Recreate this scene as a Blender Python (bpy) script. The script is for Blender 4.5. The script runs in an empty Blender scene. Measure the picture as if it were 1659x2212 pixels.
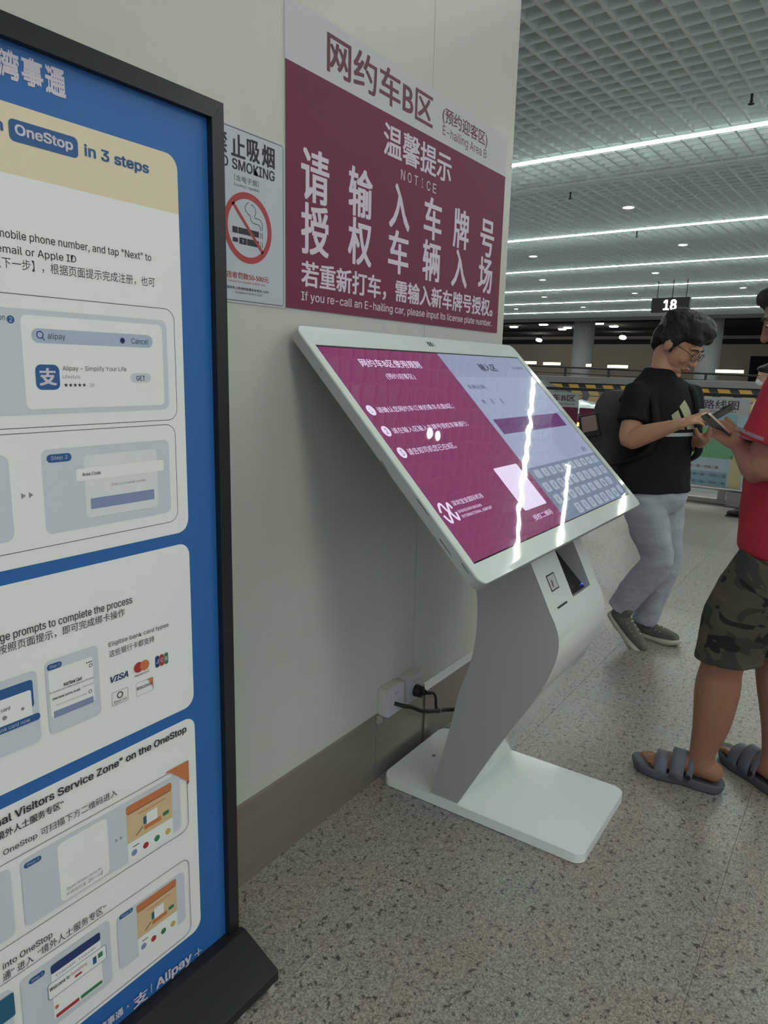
import bpy, bmesh, math, random
from mathutils import Vector, Matrix
random.seed(7)
SC = bpy.context.scene
COL = SC.collection
PI = math.pi

# ------------------------------------------------------------------ camera, world, exposure
YAW, PIT, ROL = math.radians(34.31), math.radians(11.49), math.radians(1.43)
f_ = Vector((math.cos(YAW)*math.cos(PIT), math.sin(YAW)*math.cos(PIT), -math.sin(PIT)))
r_ = f_.cross(Vector((0, 0, 1))).normalized()
u_ = r_.cross(f_)
r2 = r_*math.cos(ROL) + u_*math.sin(ROL)
u2 = -r_*math.sin(ROL) + u_*math.cos(ROL)
cam_d = bpy.data.cameras.new('camera')
cam = bpy.data.objects.new('camera', cam_d)
COL.objects.link(cam)
cam.matrix_world = Matrix(((r2.x, u2.x, -f_.x, 0), (r2.y, u2.y, -f_.y, 0), (r2.z, u2.z, -f_.z, 1.45), (0, 0, 0, 1)))
cam_d.sensor_fit = 'VERTICAL'
cam_d.sensor_height = 36
cam_d.lens = 1530/2212*36
cam_d.clip_start = 0.05
cam_d.clip_end = 300
SC.camera = cam

W = bpy.data.worlds.new('world')
SC.world = W
W.use_nodes = True
W.node_tree.nodes['Background'].inputs[0].default_value = (0.88, 0.94, 1.0, 1)
W.node_tree.nodes['Background'].inputs[1].default_value = 0.80
SC.view_settings.view_transform = 'Standard'
SC.view_settings.look = 'None'
SC.view_settings.exposure = 0.0
SC.view_settings.gamma = 1
SC.view_settings.use_curve_mapping = False
SC.cycles.diffuse_bounces = 7
SC.cycles.max_bounces = 12
STRIP_POWER = 28.0

# the hall's grid runs 2.93 degrees off the wall
HA = math.radians(-2.93)
def hw(x, y, z=0.0):
    return Vector((x*math.cos(HA) - y*math.sin(HA), x*math.sin(HA) + y*math.cos(HA), z))

# ------------------------------------------------------------------ materials
def lin(c):
    return tuple((v/255/12.92 if v/255 <= .04045 else ((v/255+.055)/1.055)**2.4) for v in c)
MATS = {}
def mat(name, rgb, rough=.5, metal=0.0, spec=.5, var=0.0, scale=20, bump=0.0, bscale=60, emit=0.0, ecol=None, coat=0.0, stretch=None, detail=3):
    if name in MATS: return MATS[name]
    m = bpy.data.materials.new(name); m.use_nodes = True
    nt = m.node_tree; b = nt.nodes['Principled BSDF']
    col = lin(rgb) + (1,)
    b.inputs['Base Color'].default_value = col
    b.inputs['Roughness'].default_value = rough
    b.inputs['Metallic'].default_value = metal
    b.inputs['Specular IOR Level'].default_value = spec
    b.inputs['Coat Weight'].default_value = coat
    b.inputs['Coat Roughness'].default_value = .05
    tc = nt.nodes.new('ShaderNodeTexCoord'); mp = nt.nodes.new('ShaderNodeMapping')
    nt.links.new(tc.outputs['Object'], mp.inputs[0])
    if stretch: mp.inputs['Scale'].default_value = stretch
    n = nt.nodes.new('ShaderNodeTexNoise'); n.inputs['Scale'].default_value = scale; n.inputs['Detail'].default_value = detail
    nt.links.new(mp.outputs[0], n.inputs['Vector'])
    if var > 0:
        mx = nt.nodes.new('ShaderNodeMixRGB'); mx.blend_type = 'MULTIPLY'; mx.inputs[0].default_value = 1
        cr = nt.nodes.new('ShaderNodeMapRange'); cr.inputs[3].default_value = 1-var; cr.inputs[4].default_value = 1+var
        cr.inputs[1].default_value = .3; cr.inputs[2].default_value = .7
        nt.links.new(n.outputs['Fac'], cr.inputs[0]); nt.links.new(cr.outputs[0], mx.inputs[2])
        mx.inputs[1].default_value = col; nt.links.new(mx.outputs[0], b.inputs['Base Color'])
    if bump > 0:
        n2 = nt.nodes.new('ShaderNodeTexNoise'); n2.inputs['Scale'].default_value = bscale; n2.inputs['Detail'].default_value = detail
        nt.links.new(mp.outputs[0], n2.inputs['Vector'])
        bp = nt.nodes.new('ShaderNodeBump'); bp.inputs['Strength'].default_value = 1; bp.inputs['Distance'].default_value = bump
        nt.links.new(n2.outputs['Fac'], bp.inputs['Height']); nt.links.new(bp.outputs[0], b.inputs['Normal'])
    if emit > 0:
        b.inputs['Emission Color'].default_value = (lin(ecol) if ecol else lin(rgb)) + (1,)
        b.inputs['Emission Strength'].default_value = emit
    MATS[name] = m
    return m

def granite():
    m = bpy.data.materials.new('granite'); m.use_nodes = True
    nt = m.node_tree; b = nt.nodes['Principled BSDF']; L = nt.links.new
    tc = nt.nodes.new('ShaderNodeTexCoord'); gm = nt.nodes.new('ShaderNodeNewGeometry')
    v = nt.nodes.new('ShaderNodeTexVoronoi'); v.inputs['Scale'].default_value = 260
    L(gm.outputs['Position'], v.inputs['Vector'])
    r = nt.nodes.new('ShaderNodeValToRGB'); e = r.color_ramp.elements
    e[0].position = 0; e[0].color = lin((112, 108, 103))+(1,)
    e[1].position = 1; e[1].color = lin((172, 167, 159))+(1,)
    q = r.color_ramp.elements.new(.5); q.color = lin((146, 140, 133))+(1,)
    sp = nt.nodes.new('ShaderNodeSeparateColor'); L(v.outputs['Color'], sp.inputs[0]); L(sp.outputs[0], r.inputs[0])
    n = nt.nodes.new('ShaderNodeTexNoise'); n.inputs['Scale'].default_value = 48; n.inputs['Detail'].default_value = 4; n.inputs['Roughness'].default_value = .7
    L(gm.outputs['Position'], n.inputs['Vector'])
    r2_ = nt.nodes.new('ShaderNodeValToRGB'); e = r2_.color_ramp.elements
    e[0].position = .385; e[0].color = (.24, .23, .23, 1); e[1].position = .425; e[1].color = (1, 1, 1, 1)
    L(n.outputs['Fac'], r2_.inputs[0])
    n3 = nt.nodes.new('ShaderNodeTexNoise'); n3.inputs['Scale'].default_value = 5; n3.inputs['Detail'].default_value = 5
    L(gm.outputs['Position'], n3.inputs['Vector'])
    r3 = nt.nodes.new('ShaderNodeValToRGB'); e = r3.color_ramp.elements
    e[0].position = .35; e[0].color = (1.0, .93, .88, 1); e[1].position = .65; e[1].color = (.93, .98, .98, 1)
    L(n3.outputs['Fac'], r3.inputs[0])
    m1 = nt.nodes.new('ShaderNodeMixRGB'); m1.blend_type = 'MULTIPLY'; m1.inputs[0].default_value = 1
    m2 = nt.nodes.new('ShaderNodeMixRGB'); m2.blend_type = 'MULTIPLY'; m2.inputs[0].default_value = 1
    L(r.outputs[0], m1.inputs[1]); L(r2_.outputs[0], m1.inputs[2]); L(m1.outputs[0], m2.inputs[1]); L(r3.outputs[0], m2.inputs[2])
    L(m2.outputs[0], b.inputs['Base Color'])
    b.inputs['Roughness'].default_value = .30
    b.inputs['Specular IOR Level'].default_value = .62
    return m

def camo():
    m = bpy.data.materials.new('camouflage cloth'); m.use_nodes = True
    nt = m.node_tree; b = nt.nodes['Principled BSDF']; L = nt.links.new
    tc = nt.nodes.new('ShaderNodeTexCoord')
    prev = None
    cols = [((80, 77, 66), None, 0), ((60, 63, 54), 7, .52), ((92, 80, 68), 9, .60), ((42, 42, 42), 8, .58)]
    for i, (c, s, th) in enumerate(cols):
        if i == 0:
            rgb = nt.nodes.new('ShaderNodeRGB'); rgb.outputs[0].default_value = lin(c)+(1,); prev = rgb.outputs[0]; continue
        n = nt.nodes.new('ShaderNodeTexNoise'); n.inputs['Scale'].default_value = s; n.inputs['Detail'].default_value = 2
        n.inputs['Distortion'].default_value = .6
        mp = nt.nodes.new('ShaderNodeMapping'); mp.inputs['Location'].default_value = (i*3.1, i*1.7, i); mp.inputs['Scale'].default_value = (1, 1, 1.7)
        L(tc.outputs['Object'], mp.inputs[0]); L(mp.outputs[0], n.inputs['Vector'])
        cr = nt.nodes.new('ShaderNodeMapRange'); cr.inputs[1].default_value = th-.01; cr.inputs[2].default_value = th+.01
        L(n.outputs['Fac'], cr.inputs[0])
        mx = nt.nodes.new('ShaderNodeMixRGB'); L(cr.outputs[0], mx.inputs[0]); L(prev, mx.inputs[1]); mx.inputs[2].default_value = lin(c)+(1,)
        prev = mx.outputs[0]
    L(prev, b.inputs['Base Color']); b.inputs['Roughness'].default_value = .9; b.inputs['Specular IOR Level'].default_value = .15
    return m

def screen_mat(name, rgb, e=.5, k=.0):
    """lit display under slightly wavy cover glass"""
    if name in MATS: return MATS[name]
    m = mat(name, tuple(v*.35 for v in rgb), rough=.02, spec=.6, emit=e, ecol=rgb)
    nt = m.node_tree; b = nt.nodes['Principled BSDF']; L = nt.links.new
    g = nt.nodes.new('ShaderNodeNewGeometry')
    n = nt.nodes.new('ShaderNodeTexNoise'); n.inputs['Scale'].default_value = 9; n.inputs['Detail'].default_value = 0
    L(g.outputs['Position'], n.inputs['Vector'])
    bp = nt.nodes.new('ShaderNodeBump'); bp.inputs['Strength'].default_value = 1; bp.inputs['Distance'].default_value = .00035
    L(n.outputs['Fac'], bp.inputs['Height']); L(bp.outputs[0], b.inputs['Normal'])
    return m

def glass_mat():
    m = bpy.data.materials.new('clear glass'); m.use_nodes = True
    nt = m.node_tree; L = nt.links.new
    for n in list(nt.nodes):
        if n.type == 'BSDF_PRINCIPLED': nt.nodes.remove(n)
    out = nt.nodes['Material Output']
    t = nt.nodes.new('ShaderNodeBsdfTransparent'); t.inputs[0].default_value = (.88, .93, .91, 1)
    g = nt.nodes.new('ShaderNodeBsdfGlossy'); g.inputs['Roughness'].default_value = .02
    fr = nt.nodes.new('ShaderNodeFresnel'); fr.inputs[0].default_value = 1.45
    mx = nt.nodes.new('ShaderNodeMixShader'); L(fr.outputs[0], mx.inputs[0]); L(t.outputs[0], mx.inputs[1]); L(g.outputs[0], mx.inputs[2])
    L(mx.outputs[0], out.inputs[0])
    return m

GRAN = granite()
CAMO = camo()
GLASS = glass_mat()
M_wall = mat('cream wall panel', (193, 195, 186), rough=.38, spec=.35, var=.015, scale=3, bump=.0006, bscale=2.2, stretch=(6, 6, .5))
M_steel = mat('brushed stainless steel', (152, 144, 136), rough=.36, metal=.55, var=.06, scale=6, bump=.0004, bscale=90, stretch=(.3, 1, 6))
M_steel_hi = mat('pale polished steel', (200, 198, 192), rough=.3, metal=.6)
M_gridw = mat('painted ceiling grid', (240, 248, 248), rough=.55, spec=.3)
M_plenum = mat('dim plenum', (170, 176, 176), rough=.9)
M_strip = mat('led strip', (255, 255, 250), emit=STRIP_POWER, ecol=(246, 252, 244), rough=.5)
M_down = mat('downlight lens', (255, 255, 250), emit=9, ecol=(250, 252, 246))
M_black = mat('black aluminium', (30, 31, 33), rough=.42, spec=.4, var=.05, scale=40)
M_blackpl = mat('black plastic', (20, 20, 21), rough=.4)
M_white = mat('gloss white lacquer', (226, 232, 229), rough=.10, spec=.5, coat=.35)
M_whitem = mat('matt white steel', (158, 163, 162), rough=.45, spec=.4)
M_bezel = mat('white glass bezel', (218, 226, 222), rough=.05, spec=.5, bump=.0003, bscale=9, detail=0)
M_paper = mat('white print', (186, 190, 193), rough=.6, spec=.25)
M_skinA = mat('light skin', (188, 142, 118), rough=.55, spec=.35, var=.04, scale=12)
M_skinB = mat('tanned skin', (146, 104, 84), rough=.55, spec=.35, var=.05, scale=12)
M_skinC = mat('fair skin', (196, 156, 134), rough=.55, spec=.35)
M_hair = mat('black hair', (26, 25, 27), rough=.5, spec=.4, bump=.004, bscale=70, stretch=(1, 1, .25))

# ------------------------------------------------------------------ object helpers
def tagit(o, label=None, cat=None, group=None, kind=None):
    if label: o['label'] = label
    if cat: o['category'] = cat
    if group: o['group'] = group
    if kind: o['kind'] = kind
    return o
def empty(name, loc, label=None, cat=None, group=None, rz=0, kind=None):
    o = bpy.data.objects.new(name, None); COL.objects.link(o)
    o.location = loc; o.rotation_euler = (0, 0, rz); o.empty_display_size = .1
    return tagit(o, label, cat, group, kind)
def link_mesh(name, me, m, parent=None, smooth=False):
    if m is not None:
        for x in (m if isinstance(m, (list, tuple)) else [m]): me.materials.append(x)
    if smooth:
        for p in me.polygons: p.use_smooth = True
    o = bpy.data.objects.new(name, me); COL.objects.link(o)
    if parent is not None: o.parent = parent
    return o
def obj(name, bm, m, parent=None, smooth=False, local=False):
    """vertices are given in world space unless local; a parented object keeps its place"""
    me = bpy.data.meshes.new(name)
    if parent is not None and not local:
        bm.transform(world_of(parent).inverted())
    bm.normal_update(); bm.to_mesh(me); bm.free()
    return link_mesh(name, me, m, parent, smooth)
def world_of(o):
    mt = Matrix.LocRotScale(o.location, o.rotation_euler, o.scale)
    return world_of(o.parent) @ mt if o.parent else mt
def add_box(bm, c, s, rz=0, M=None, bevel=0):
    mt = Matrix.Translation(Vector(c)) @ (M if M is not None else Matrix.Rotation(rz, 4, 'Z')) @ Matrix.Diagonal((s[0], s[1], s[2], 1))
    r = bmesh.ops.create_cube(bm, size=1, matrix=mt)
    if bevel:
        es = {e for v in r['verts'] for e in v.link_edges}
        bmesh.ops.bevel(bm, geom=list(es), offset=bevel, segments=2, affect='EDGES', profile=.5)
def bx(x0, x1, y0, y1, z0, z1, bevel=0):
    bm = bmesh.new(); add_box(bm, ((x0+x1)/2, (y0+y1)/2, (z0+z1)/2), (x1-x0, y1-y0, z1-z0), bevel=bevel); return bm
def hbox(x0, x1, y0, y1, z0, z1, bevel=0):
    """box laid out on the hall's grid"""
    bm = bmesh.new(); add_box(bm, hw((x0+x1)/2, (y0+y1)/2, (z0+z1)/2), (x1-x0, y1-y0, z1-z0), rz=HA, bevel=bevel); return bm
def add_cyl(bm, a, b, r, r1=None, n=16):
    a = Vector(a); b = Vector(b); d = b-a
    q = d.to_track_quat('Z', 'Y').to_matrix().to_4x4()
    bmesh.ops.create_cone(bm, cap_ends=True, segments=n, radius1=r, radius2=r if r1 is None else r1, depth=d.length, matrix=Matrix.Translation((a+b)/2) @ q)
def cyl(a, b, r, r1=None, n=16):
    bm = bmesh.new(); add_cyl(bm, a, b, r, r1, n); return bm
def add_ell(bm, c, axes, M=None, seg=20):
    mt = Matrix.Translation(Vector(c)) @ (M if M is not None else Matrix.Identity(4)) @ Matrix.Diagonal((axes[0], axes[1], axes[2], 1))
    bmesh.ops.create_uvsphere(bm, u_segments=seg, v_segments=seg//2+2, radius=1, matrix=mt)
def add_tube(bm, pts, rad, n=14, cap=True):
    """round tube through points with a radius per point, round-ended"""
    pts = [Vector(p) for p in pts]
    if not isinstance(rad, (list, tuple)): rad = [rad]*len(pts)
    rings = []
    up = None
    for i, p in enumerate(pts):
        t = (pts[min(i+1, len(pts)-1)] - pts[max(i-1, 0)]).normalized()
        if up is None: up = t.orthogonal().normalized()
        u = (up - t*up.dot(t)).normalized(); up = u; w = t.cross(u)
        rings.append([bm.verts.new(p + (u*math.cos(2*PI*k/n) + w*math.sin(2*PI*k/n))*rad[i]) for k in range(n)])
    for a, b in zip(rings, rings[1:]):
        for k in range(n): bm.faces.new((a[k], a[(k+1) % n], b[(k+1) % n], b[k]))
    bm.faces.new(list(reversed(rings[0]))); bm.faces.new(rings[-1])
    if cap:
        add_ell(bm, pts[0], (rad[0],)*3, seg=n); add_ell(bm, pts[-1], (rad[-1],)*3, seg=n)
def smooth_pts(pts, n=6):
    """Catmull-Rom through points of any dimension"""
    P = [tuple(p) for p in pts]; P = [P[0]] + P + [P[-1]]; out = []
    for i in range(1, len(P)-2):
        for k in range(n):
            t = k/n
            out.append(tuple(.5*((2*b) + (-a+c)*t + (2*a-5*b+4*c-d)*t*t + (-a+3*b-3*c+d)*t**3) for a, b, c, d in zip(P[i-1], P[i], P[i+1], P[i+2])))
    out.append(P[-2]); return out
def add_loft(bm, rings, n=20, sub=4):
    """rings: (x, y, z, half width, half depth, angle of the width axis)"""
    R = smooth_pts(rings, sub); vs = []
    for x, y, z, a, b, th in R:
        vs.append([bm.verts.new((x + a*math.cos(t)*math.cos(th) - b*math.sin(t)*math.sin(th), y + a*math.cos(t)*math.sin(th) + b*math.sin(t)*math.cos(th), z)) for t in [2*PI*k/n for k in range(n)]])
    for p, q in zip(vs, vs[1:]):
        for k in range(n): bm.faces.new((p[k], p[(k+1) % n], q[(k+1) % n], q[k]))
    bm.faces.new(list(reversed(vs[0]))); bm.faces.new(vs[-1])
def remesh(name, bm, m, parent, voxel=.006, smooth=4, disp=0.0, dscale=.1):
    """fuse overlapping solids into one continuous surface"""
    bmesh.ops.recalc_face_normals(bm, faces=bm.faces[:])
    me = bpy.data.meshes.new(name+'_raw'); bm.to_mesh(me); bm.free()
    o = bpy.data.objects.new('tmp', me); COL.objects.link(o)
    md = o.modifiers.new('r', 'REMESH'); md.mode = 'VOXEL'; md.voxel_size = voxel
    s = o.modifiers.new('s', 'SMOOTH'); s.iterations = smooth; s.factor = .6
    if disp:
        tx = bpy.data.textures.new('folds', 'CLOUDS'); tx.noise_scale = dscale; tx.noise_depth = 1
        d = o.modifiers.new('d', 'DISPLACE'); d.texture = tx; d.strength = disp; d.mid_level = .5; d.texture_coords = 'LOCAL'
    dg = bpy.context.evaluated_depsgraph_get(); dg.update()
    nm = bpy.data.meshes.new_from_object(o.evaluated_get(dg))
    bpy.data.objects.remove(o); bpy.data.meshes.remove(me)
    nm.name = name
    if parent is not None: nm.transform(world_of(parent).inverted())
    return link_mesh(name, nm, m, parent, True)
def extrude_poly(pts, d, t, axis):
    """pts: 2D outline; builds a prism from d to t along axis 'x','y' or 'z'"""
    bm = bmesh.new()
    def P(a, b, c):
        return {'x': (c, a, b), 'y': (a, c, b), 'z': (a, b, c)}[axis]
    A = [bm.verts.new(P(a, b, d)) for a, b in pts]; B = [bm.verts.new(P(a, b, t)) for a, b in pts]
    n = len(pts)
    bm.faces.new(A); bm.faces.new(list(reversed(B)))
    for i in range(n): bm.faces.new((A[i], B[i], B[(i+1) % n], A[(i+1) % n]))
    bmesh.ops.recalc_face_normals(bm, faces=bm.faces[:])
    return bm
def rr(x0, y0, x1, y1, r, n=6):
    if r <= 0: return [(x0, y0), (x1, y0), (x1, y1), (x0, y1)]
    r = min(r, abs(x1-x0)/2, abs(y1-y0)/2); out = []
    for cx, cy, a0 in ((x1-r, y0+r, -PI/2), (x1-r, y1-r, 0), (x0+r, y1-r, PI/2), (x0+r, y0+r, PI)):
        for k in range(n+1): out.append((cx+r*math.cos(a0+PI/2*k/n), cy+r*math.sin(a0+PI/2*k/n)))
    return out

# ------------------------------------------------------------------ flat print
TC = {}
try:      # the sans face that ships inside Blender, else its default face
    import os
    SANS = bpy.data.fonts.load(os.path.join(bpy.utils.system_resource('DATAFILES'), 'fonts', 'Inter.woff2'))
except Exception:
    SANS = None
def glyphs(s, bold=0.0, shear=0.0):
    key = (s, bold, shear)
    if key in TC: return TC[key]
    c = bpy.data.curves.new('t', 'FONT'); c.body = s; c.offset = bold; c.resolution_u = 3; c.shear = shear
    if SANS and all(ord(q) < 256 for q in s): c.font = SANS     # the default face carries the Chinese glyphs
    o = bpy.data.objects.new('t', c); COL.objects.link(o)
    dg = bpy.context.evaluated_depsgraph_get()
    me = bpy.data.meshes.new_from_object(o.evaluated_get(dg))
    V = [(v.co.x, v.co.y) for v in me.vertices]; F = [tuple(p.vertices) for p in me.polygons]
    bpy.data.objects.remove(o); bpy.data.curves.remove(c); bpy.data.meshes.remove(me)
    TC[key] = (V, F); return V, F
class Print:
    """flat print on a plane: origin, right and up vectors; each layer sits a hair proud of the last"""
    def __init__(s, org, ux, uy, step=.00012):
        s.o = Vector(org); s.ux = Vector(ux); s.uy = Vector(uy); s.n = s.ux.cross(s.uy).normalized(); s.step = step; s.k = 0; s.d = []
    def bmf(s, name, m, new=True):
        if new or not s.d: s.d.append((name, bmesh.new(), m))
        return s.d[-1][1]
    def P(s, u, v): return s.o + s.ux*u + s.uy*v + s.n*s.step*s.k
    def up(s, k=1): s.k += k
    def poly(s, name, m, pts, new=True):
        bm = s.bmf(name, m, new)
        f = bm.faces.new([bm.verts.new(s.P(*p)) for p in pts]); f.normal_update()
        if f.normal.dot(s.n) < 0: f.normal_flip()
        if len(pts) > 4: bmesh.ops.triangulate(bm, faces=[f])
    def rect(s, name, m, x0, y0, x1, y1, r=0):
        s.poly(name, m, rr(min(x0, x1), min(y0, y1), max(x0, x1), max(y0, y1), r))
    def ell(s, name, m, x, y, a, b=None, n=28):
        b = b or a
        s.poly(name, m, [(x+a*math.cos(2*PI*k/n), y+b*math.sin(2*PI*k/n)) for k in range(n)])
    def band(s, name, m, outer, inner):
        bm = s.bmf(name, m); n = len(outer)
        A = [bm.verts.new(s.P(*p)) for p in outer]; B = [bm.verts.new(s.P(*p)) for p in inner]
        for i in range(n):
            f = bm.faces.new((A[i], A[(i+1) % n], B[(i+1) % n], B[i])); f.normal_update()
            if f.normal.dot(s.n) < 0: f.normal_flip()
    def frame(s, name, m, x0, y0, x1, y1, r, w):
        s.band(name, m, rr(x0, y0, x1, y1, r), rr(x0+w, y0+w, x1-w, y1-w, max(r-w, .0005)))
    def ring(s, name, m, x, y, a, w, n=40):
        o = [(x+a*math.cos(2*PI*k/n), y+a*math.sin(2*PI*k/n)) for k in range(n)]
        i = [(x+(a-w)*math.cos(2*PI*k/n), y+(a-w)*math.sin(2*PI*k/n)) for k in range(n)]
        s.band(name, m, o, i)
    def stroke(s, name, m, pts, w, closed=False):
        P = [Vector(p) for p in pts]; L = []; R = []
        for i, p in enumerate(P):
            a = P[i-1] if (i or closed) else p; b = P[(i+1) % len(P)] if (i < len(P)-1 or closed) else p
            t = (b-a).normalized(); q = Vector((-t.y, t.x))*w/2
            L.append(p+q); R.append(p-q)
        rg = range(len(P)) if closed else range(len(P)-1)
        for i in rg:
            j = (i+1) % len(P); s.poly(name, m, [L[i], L[j], R[j], R[i]], i == 0)
    def text(s, name, m, body, x0, y0, x1, y1, bold=0.0, shear=0.0):
        """fit the lettering's own outline into the box"""
        V, F = glyphs(body, 0.0, shear)
        if not V: return
        a = min(v[0] for v in V); b = max(v[0] for v in V); c = min(v[1] for v in V); d = max(v[1] for v in V)
        bm = s.bmf(name, m)
        # heavier weights come from the same outline struck a few times a hair apart
        e = bold*(y1-y0)
        sh = [(0, 0)] if bold == 0 else [(-e, -e*.6), (e, -e*.6), (-e, e*.6), (e, e*.6)]
        x0 += e; x1 -= e; y0 += e*.6; y1 -= e*.6; k0 = s.k
        for i, (dx, dy) in enumerate(sh):
            s.k = k0 + i*.3
            vs = [bm.verts.new(s.P(dx + x0+(v[0]-a)/(b-a)*(x1-x0), dy + y0+(v[1]-c)/max(d-c, 1e-6)*(y1-y0))) for v in V]
            for f in F:
                try: bm.faces.new([vs[i] for i in f])
                except ValueError: pass
        s.k = k0
    def build(s, parent):
        out = []
        for name, bm, m in s.d:
            o = obj(name, bm, m, parent); out.append(o)
        s.d = []
        return out

# ================================================================== FLOOR
TILE = .80
fl = empty('floor', (0, 0, 0), kind='structure')
obj('slab', hbox(-7, 9.25, -9, 22, -.2, -.004), mat('grout', (140, 134, 127), rough=.7), fl)
tile_me = None
X0, Y0 = 1.40-4*TILE, .985-6*TILE
tm = bmesh.new(); add_box(tm, (0, 0, -.004), (TILE-.0011, TILE-.0011, .008), bevel=.0004)
tile_me = bpy.data.meshes.new('tile'); tm.to_mesh(tile_me); tm.free(); tile_me.materials.append(GRAN)
cnt = 0
for i in range(0, 13):
    for j in range(0, 16):
        x = X0 + (i+.5)*TILE; y = Y0 + (j+.5)*TILE
        if x > 8.45 or (y > 1.9 and x < 2.2): continue
        t = bpy.data.objects.new('tile', tile_me); COL.objects.link(t); t.parent = fl
        t.location = (x, y, -.0002*random.random())
        t.rotation_euler = (0, 0, random.choice((0, PI/2, PI, -PI/2)))
        cnt += 1
xe = X0+13*TILE; ye0 = Y0; ye1 = Y0+16*TILE
far = bmesh.new()
def quad(bm, pts, z0=-.008, z1=0):
    A = [bm.verts.new((p[0], p[1], z1)) for p in pts]; B = [bm.verts.new((p[0], p[1], z0)) for p in pts]
    bm.faces.new(A); bm.faces.new(list(reversed(B)))
    for i in range(len(pts)): bm.faces.new((A[i], B[i], B[(i+1) % len(pts)], A[(i+1) % len(pts)]))
for i in range(-8, 13):
    for j in range(-14, 36):
        x = X0+(i+.5)*TILE; y = Y0+(j+.5)*TILE
        if 0 <= i < 13 and 0 <= j < 16 and not (x > 8.45 or (y > 1.9 and x < 2.2)): continue
        h = TILE/2-.0006
        if x > 10.4: continue
        quad(far, [(x-h, y-h), (x+h, y-h), (x+h, y+h), (x-h, y+h)])
bmesh.ops.recalc_face_normals(far, faces=far.faces[:])
o = obj('tile_field', far, GRAN, fl); o['kind'] = 'stuff'

road = obj('road', hbox(9.25, 75, -25, 45, -.3, -.15), mat('asphalt road', (120, 120, 120), rough=.7, var=.1), None)
tagit(road, kind='structure')

# ================================================================== WALL
wy = 1.313
wl = empty('wall_left', (0, wy, 0), kind='structure')
obj('core', bx(-6.5, 2.74, wy+.018, wy+.75, 0, 4.26), mat('dark joint', (70, 68, 62), rough=.8), wl)
for x0, x1 in ((-6.5, -4.85), (-4.85, -3.1), (-3.1, -1.35), (-1.35, .40), (.40, 2.142), (2.142, 2.765)):
    obj('wall_panel', bx(x0+.0012, x1-.0012, wy, wy+.02, .05, 4.26, bevel=.001), M_wall, wl)
obj('wall_panel', bx(2.741, 2.765, wy+.021, wy+.77, .05, 4.26, bevel=.001), M_wall, wl)
# stainless skirting, in two lengths that meet under the sockets
sk = empty('baseboard_left', (0, wy, 0), kind='structure')
pr1 = [(wy+.001, 0), (wy-.010, 0), (wy-.010, .2475), (wy-.008, .249), (wy+.001, .249)]
pr2 = [(wy+.001, 0), (wy-.016, 0), (wy-.016, .222), (wy-.002, .248), (wy+.001, .248)]
obj('skirting_panel', extrude_poly(pr1, -6.5, 1.893, 'x'), M_steel, sk)
obj('skirting_panel', extrude_poly(pr1, 1.894, 2.22, 'x'), M_steel, sk)
obj('skirting_panel', extrude_poly([(a, b) for a, b in pr2 if True], 2.2205, 2.78, 'x'), M_steel, sk)
bm = bmesh.new(); quad(bm, [(2.2205, wy-.0165), (2.78, wy-.0165), (2.78, wy-.0035), (2.2205, wy-.0035)], 0, 0)
bm.free()
bm = bmesh.new()
v = [bm.verts.new(p) for p in ((2.2205, wy-.0166, .2215), (2.78, wy-.0166, .2215), (2.78, wy-.0020, .2486), (2.2205, wy-.0020, .2486))]
bm.faces.new(v); obj('lit_top_edge', bm, M_steel_hi, sk)  # bevel face in paler steel, standing in for light on the ledge
obj('skirting_panel', bx(2.7655, 2.78, wy+.0005, wy+.78, 0, .248), M_steel, sk)
bk = bmesh.new(); add_box(bk, (1.896, wy-.017, .236), (.010, .012, .026), bevel=.001); add_box(bk, (1.903, wy-.02, .236), (.004, .016, .02))
o = obj('bracket', bk, M_steel_hi, sk); o['label'] = 'small steel clip at the skirting joint'

# ================================================================== CEILING
HC = 4.22
ce = empty('ceiling', (0, 0, HC), kind='structure', rz=HA)
def local_box(c, s):
    bm = bmesh.new(); add_box(bm, c, s); return bm
PITCH = .20
obj('plenum', local_box((16, 8, .62), (45, 42, .1)), M_plenum, ce, local=True)
BH = .10
xs = [5.73 + PITCH*k for k in range(-19, 155)]
bml = local_box((0, 0, BH/2), (.018, 25.6, BH)); me = bpy.data.meshes.new('grid_blade'); bml.to_mesh(me); bml.free(); me.materials.append(M_gridw)
strips_x = [9.30, 14.50, 19.03, 23.55, 27.91, 32.24]
skipx = [9.30, 14.50, 19.03, 23.55, 27.91, 32.24, 4.79, 10.745]
nb = 0
for x in xs:
    if x > 36.0 or any(abs(x-s) < .07 for s in skipx): continue
    o = bpy.data.objects.new('grid_blade', me); COL.objects.link(o); o.parent = ce; o.location = (x, 8.1, .001); nb += 1
bml = local_box((0, 0, BH/2), (34.2, .022, BH)); me = bpy.data.meshes.new('grid_blade_long'); bml.to_mesh(me); bml.free(); me.materials.append(M_gridw)
for k in range(-37, 91):
    y = 2.845 + PITCH*k
    o = bpy.data.objects.new('grid_blade', me); COL.objects.link(o); o.parent = ce; o.location = (19.0, y, 0); nb += 1
# the part of the grid behind and beside the photographer, only ever seen mirrored in the kiosk
bm = bmesh.new()
for k in range(0, 52):
    add_box(bm, (-8.4+PITCH*k, -1, BH/2), (.018, 16, BH))
for k in range(0, 60):
    add_box(bm, (-3.3, -8.6+PITCH*k, BH/2), (10.4, .022, BH))
o = obj('grid_field', bm, M_gridw, ce, local=True); o['kind'] = 'stuff'
obj('grid_channel', local_box((10.745, 8, .015), (.15, 26.0, .05)), M_gridw, ce, local=True)
obj('grid_channel', local_box((36.25, 8, .03), (.5, 30, .34)), mat('ceiling edge fascia', (120, 124, 122), rough=.7), ce, local=True)

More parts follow.
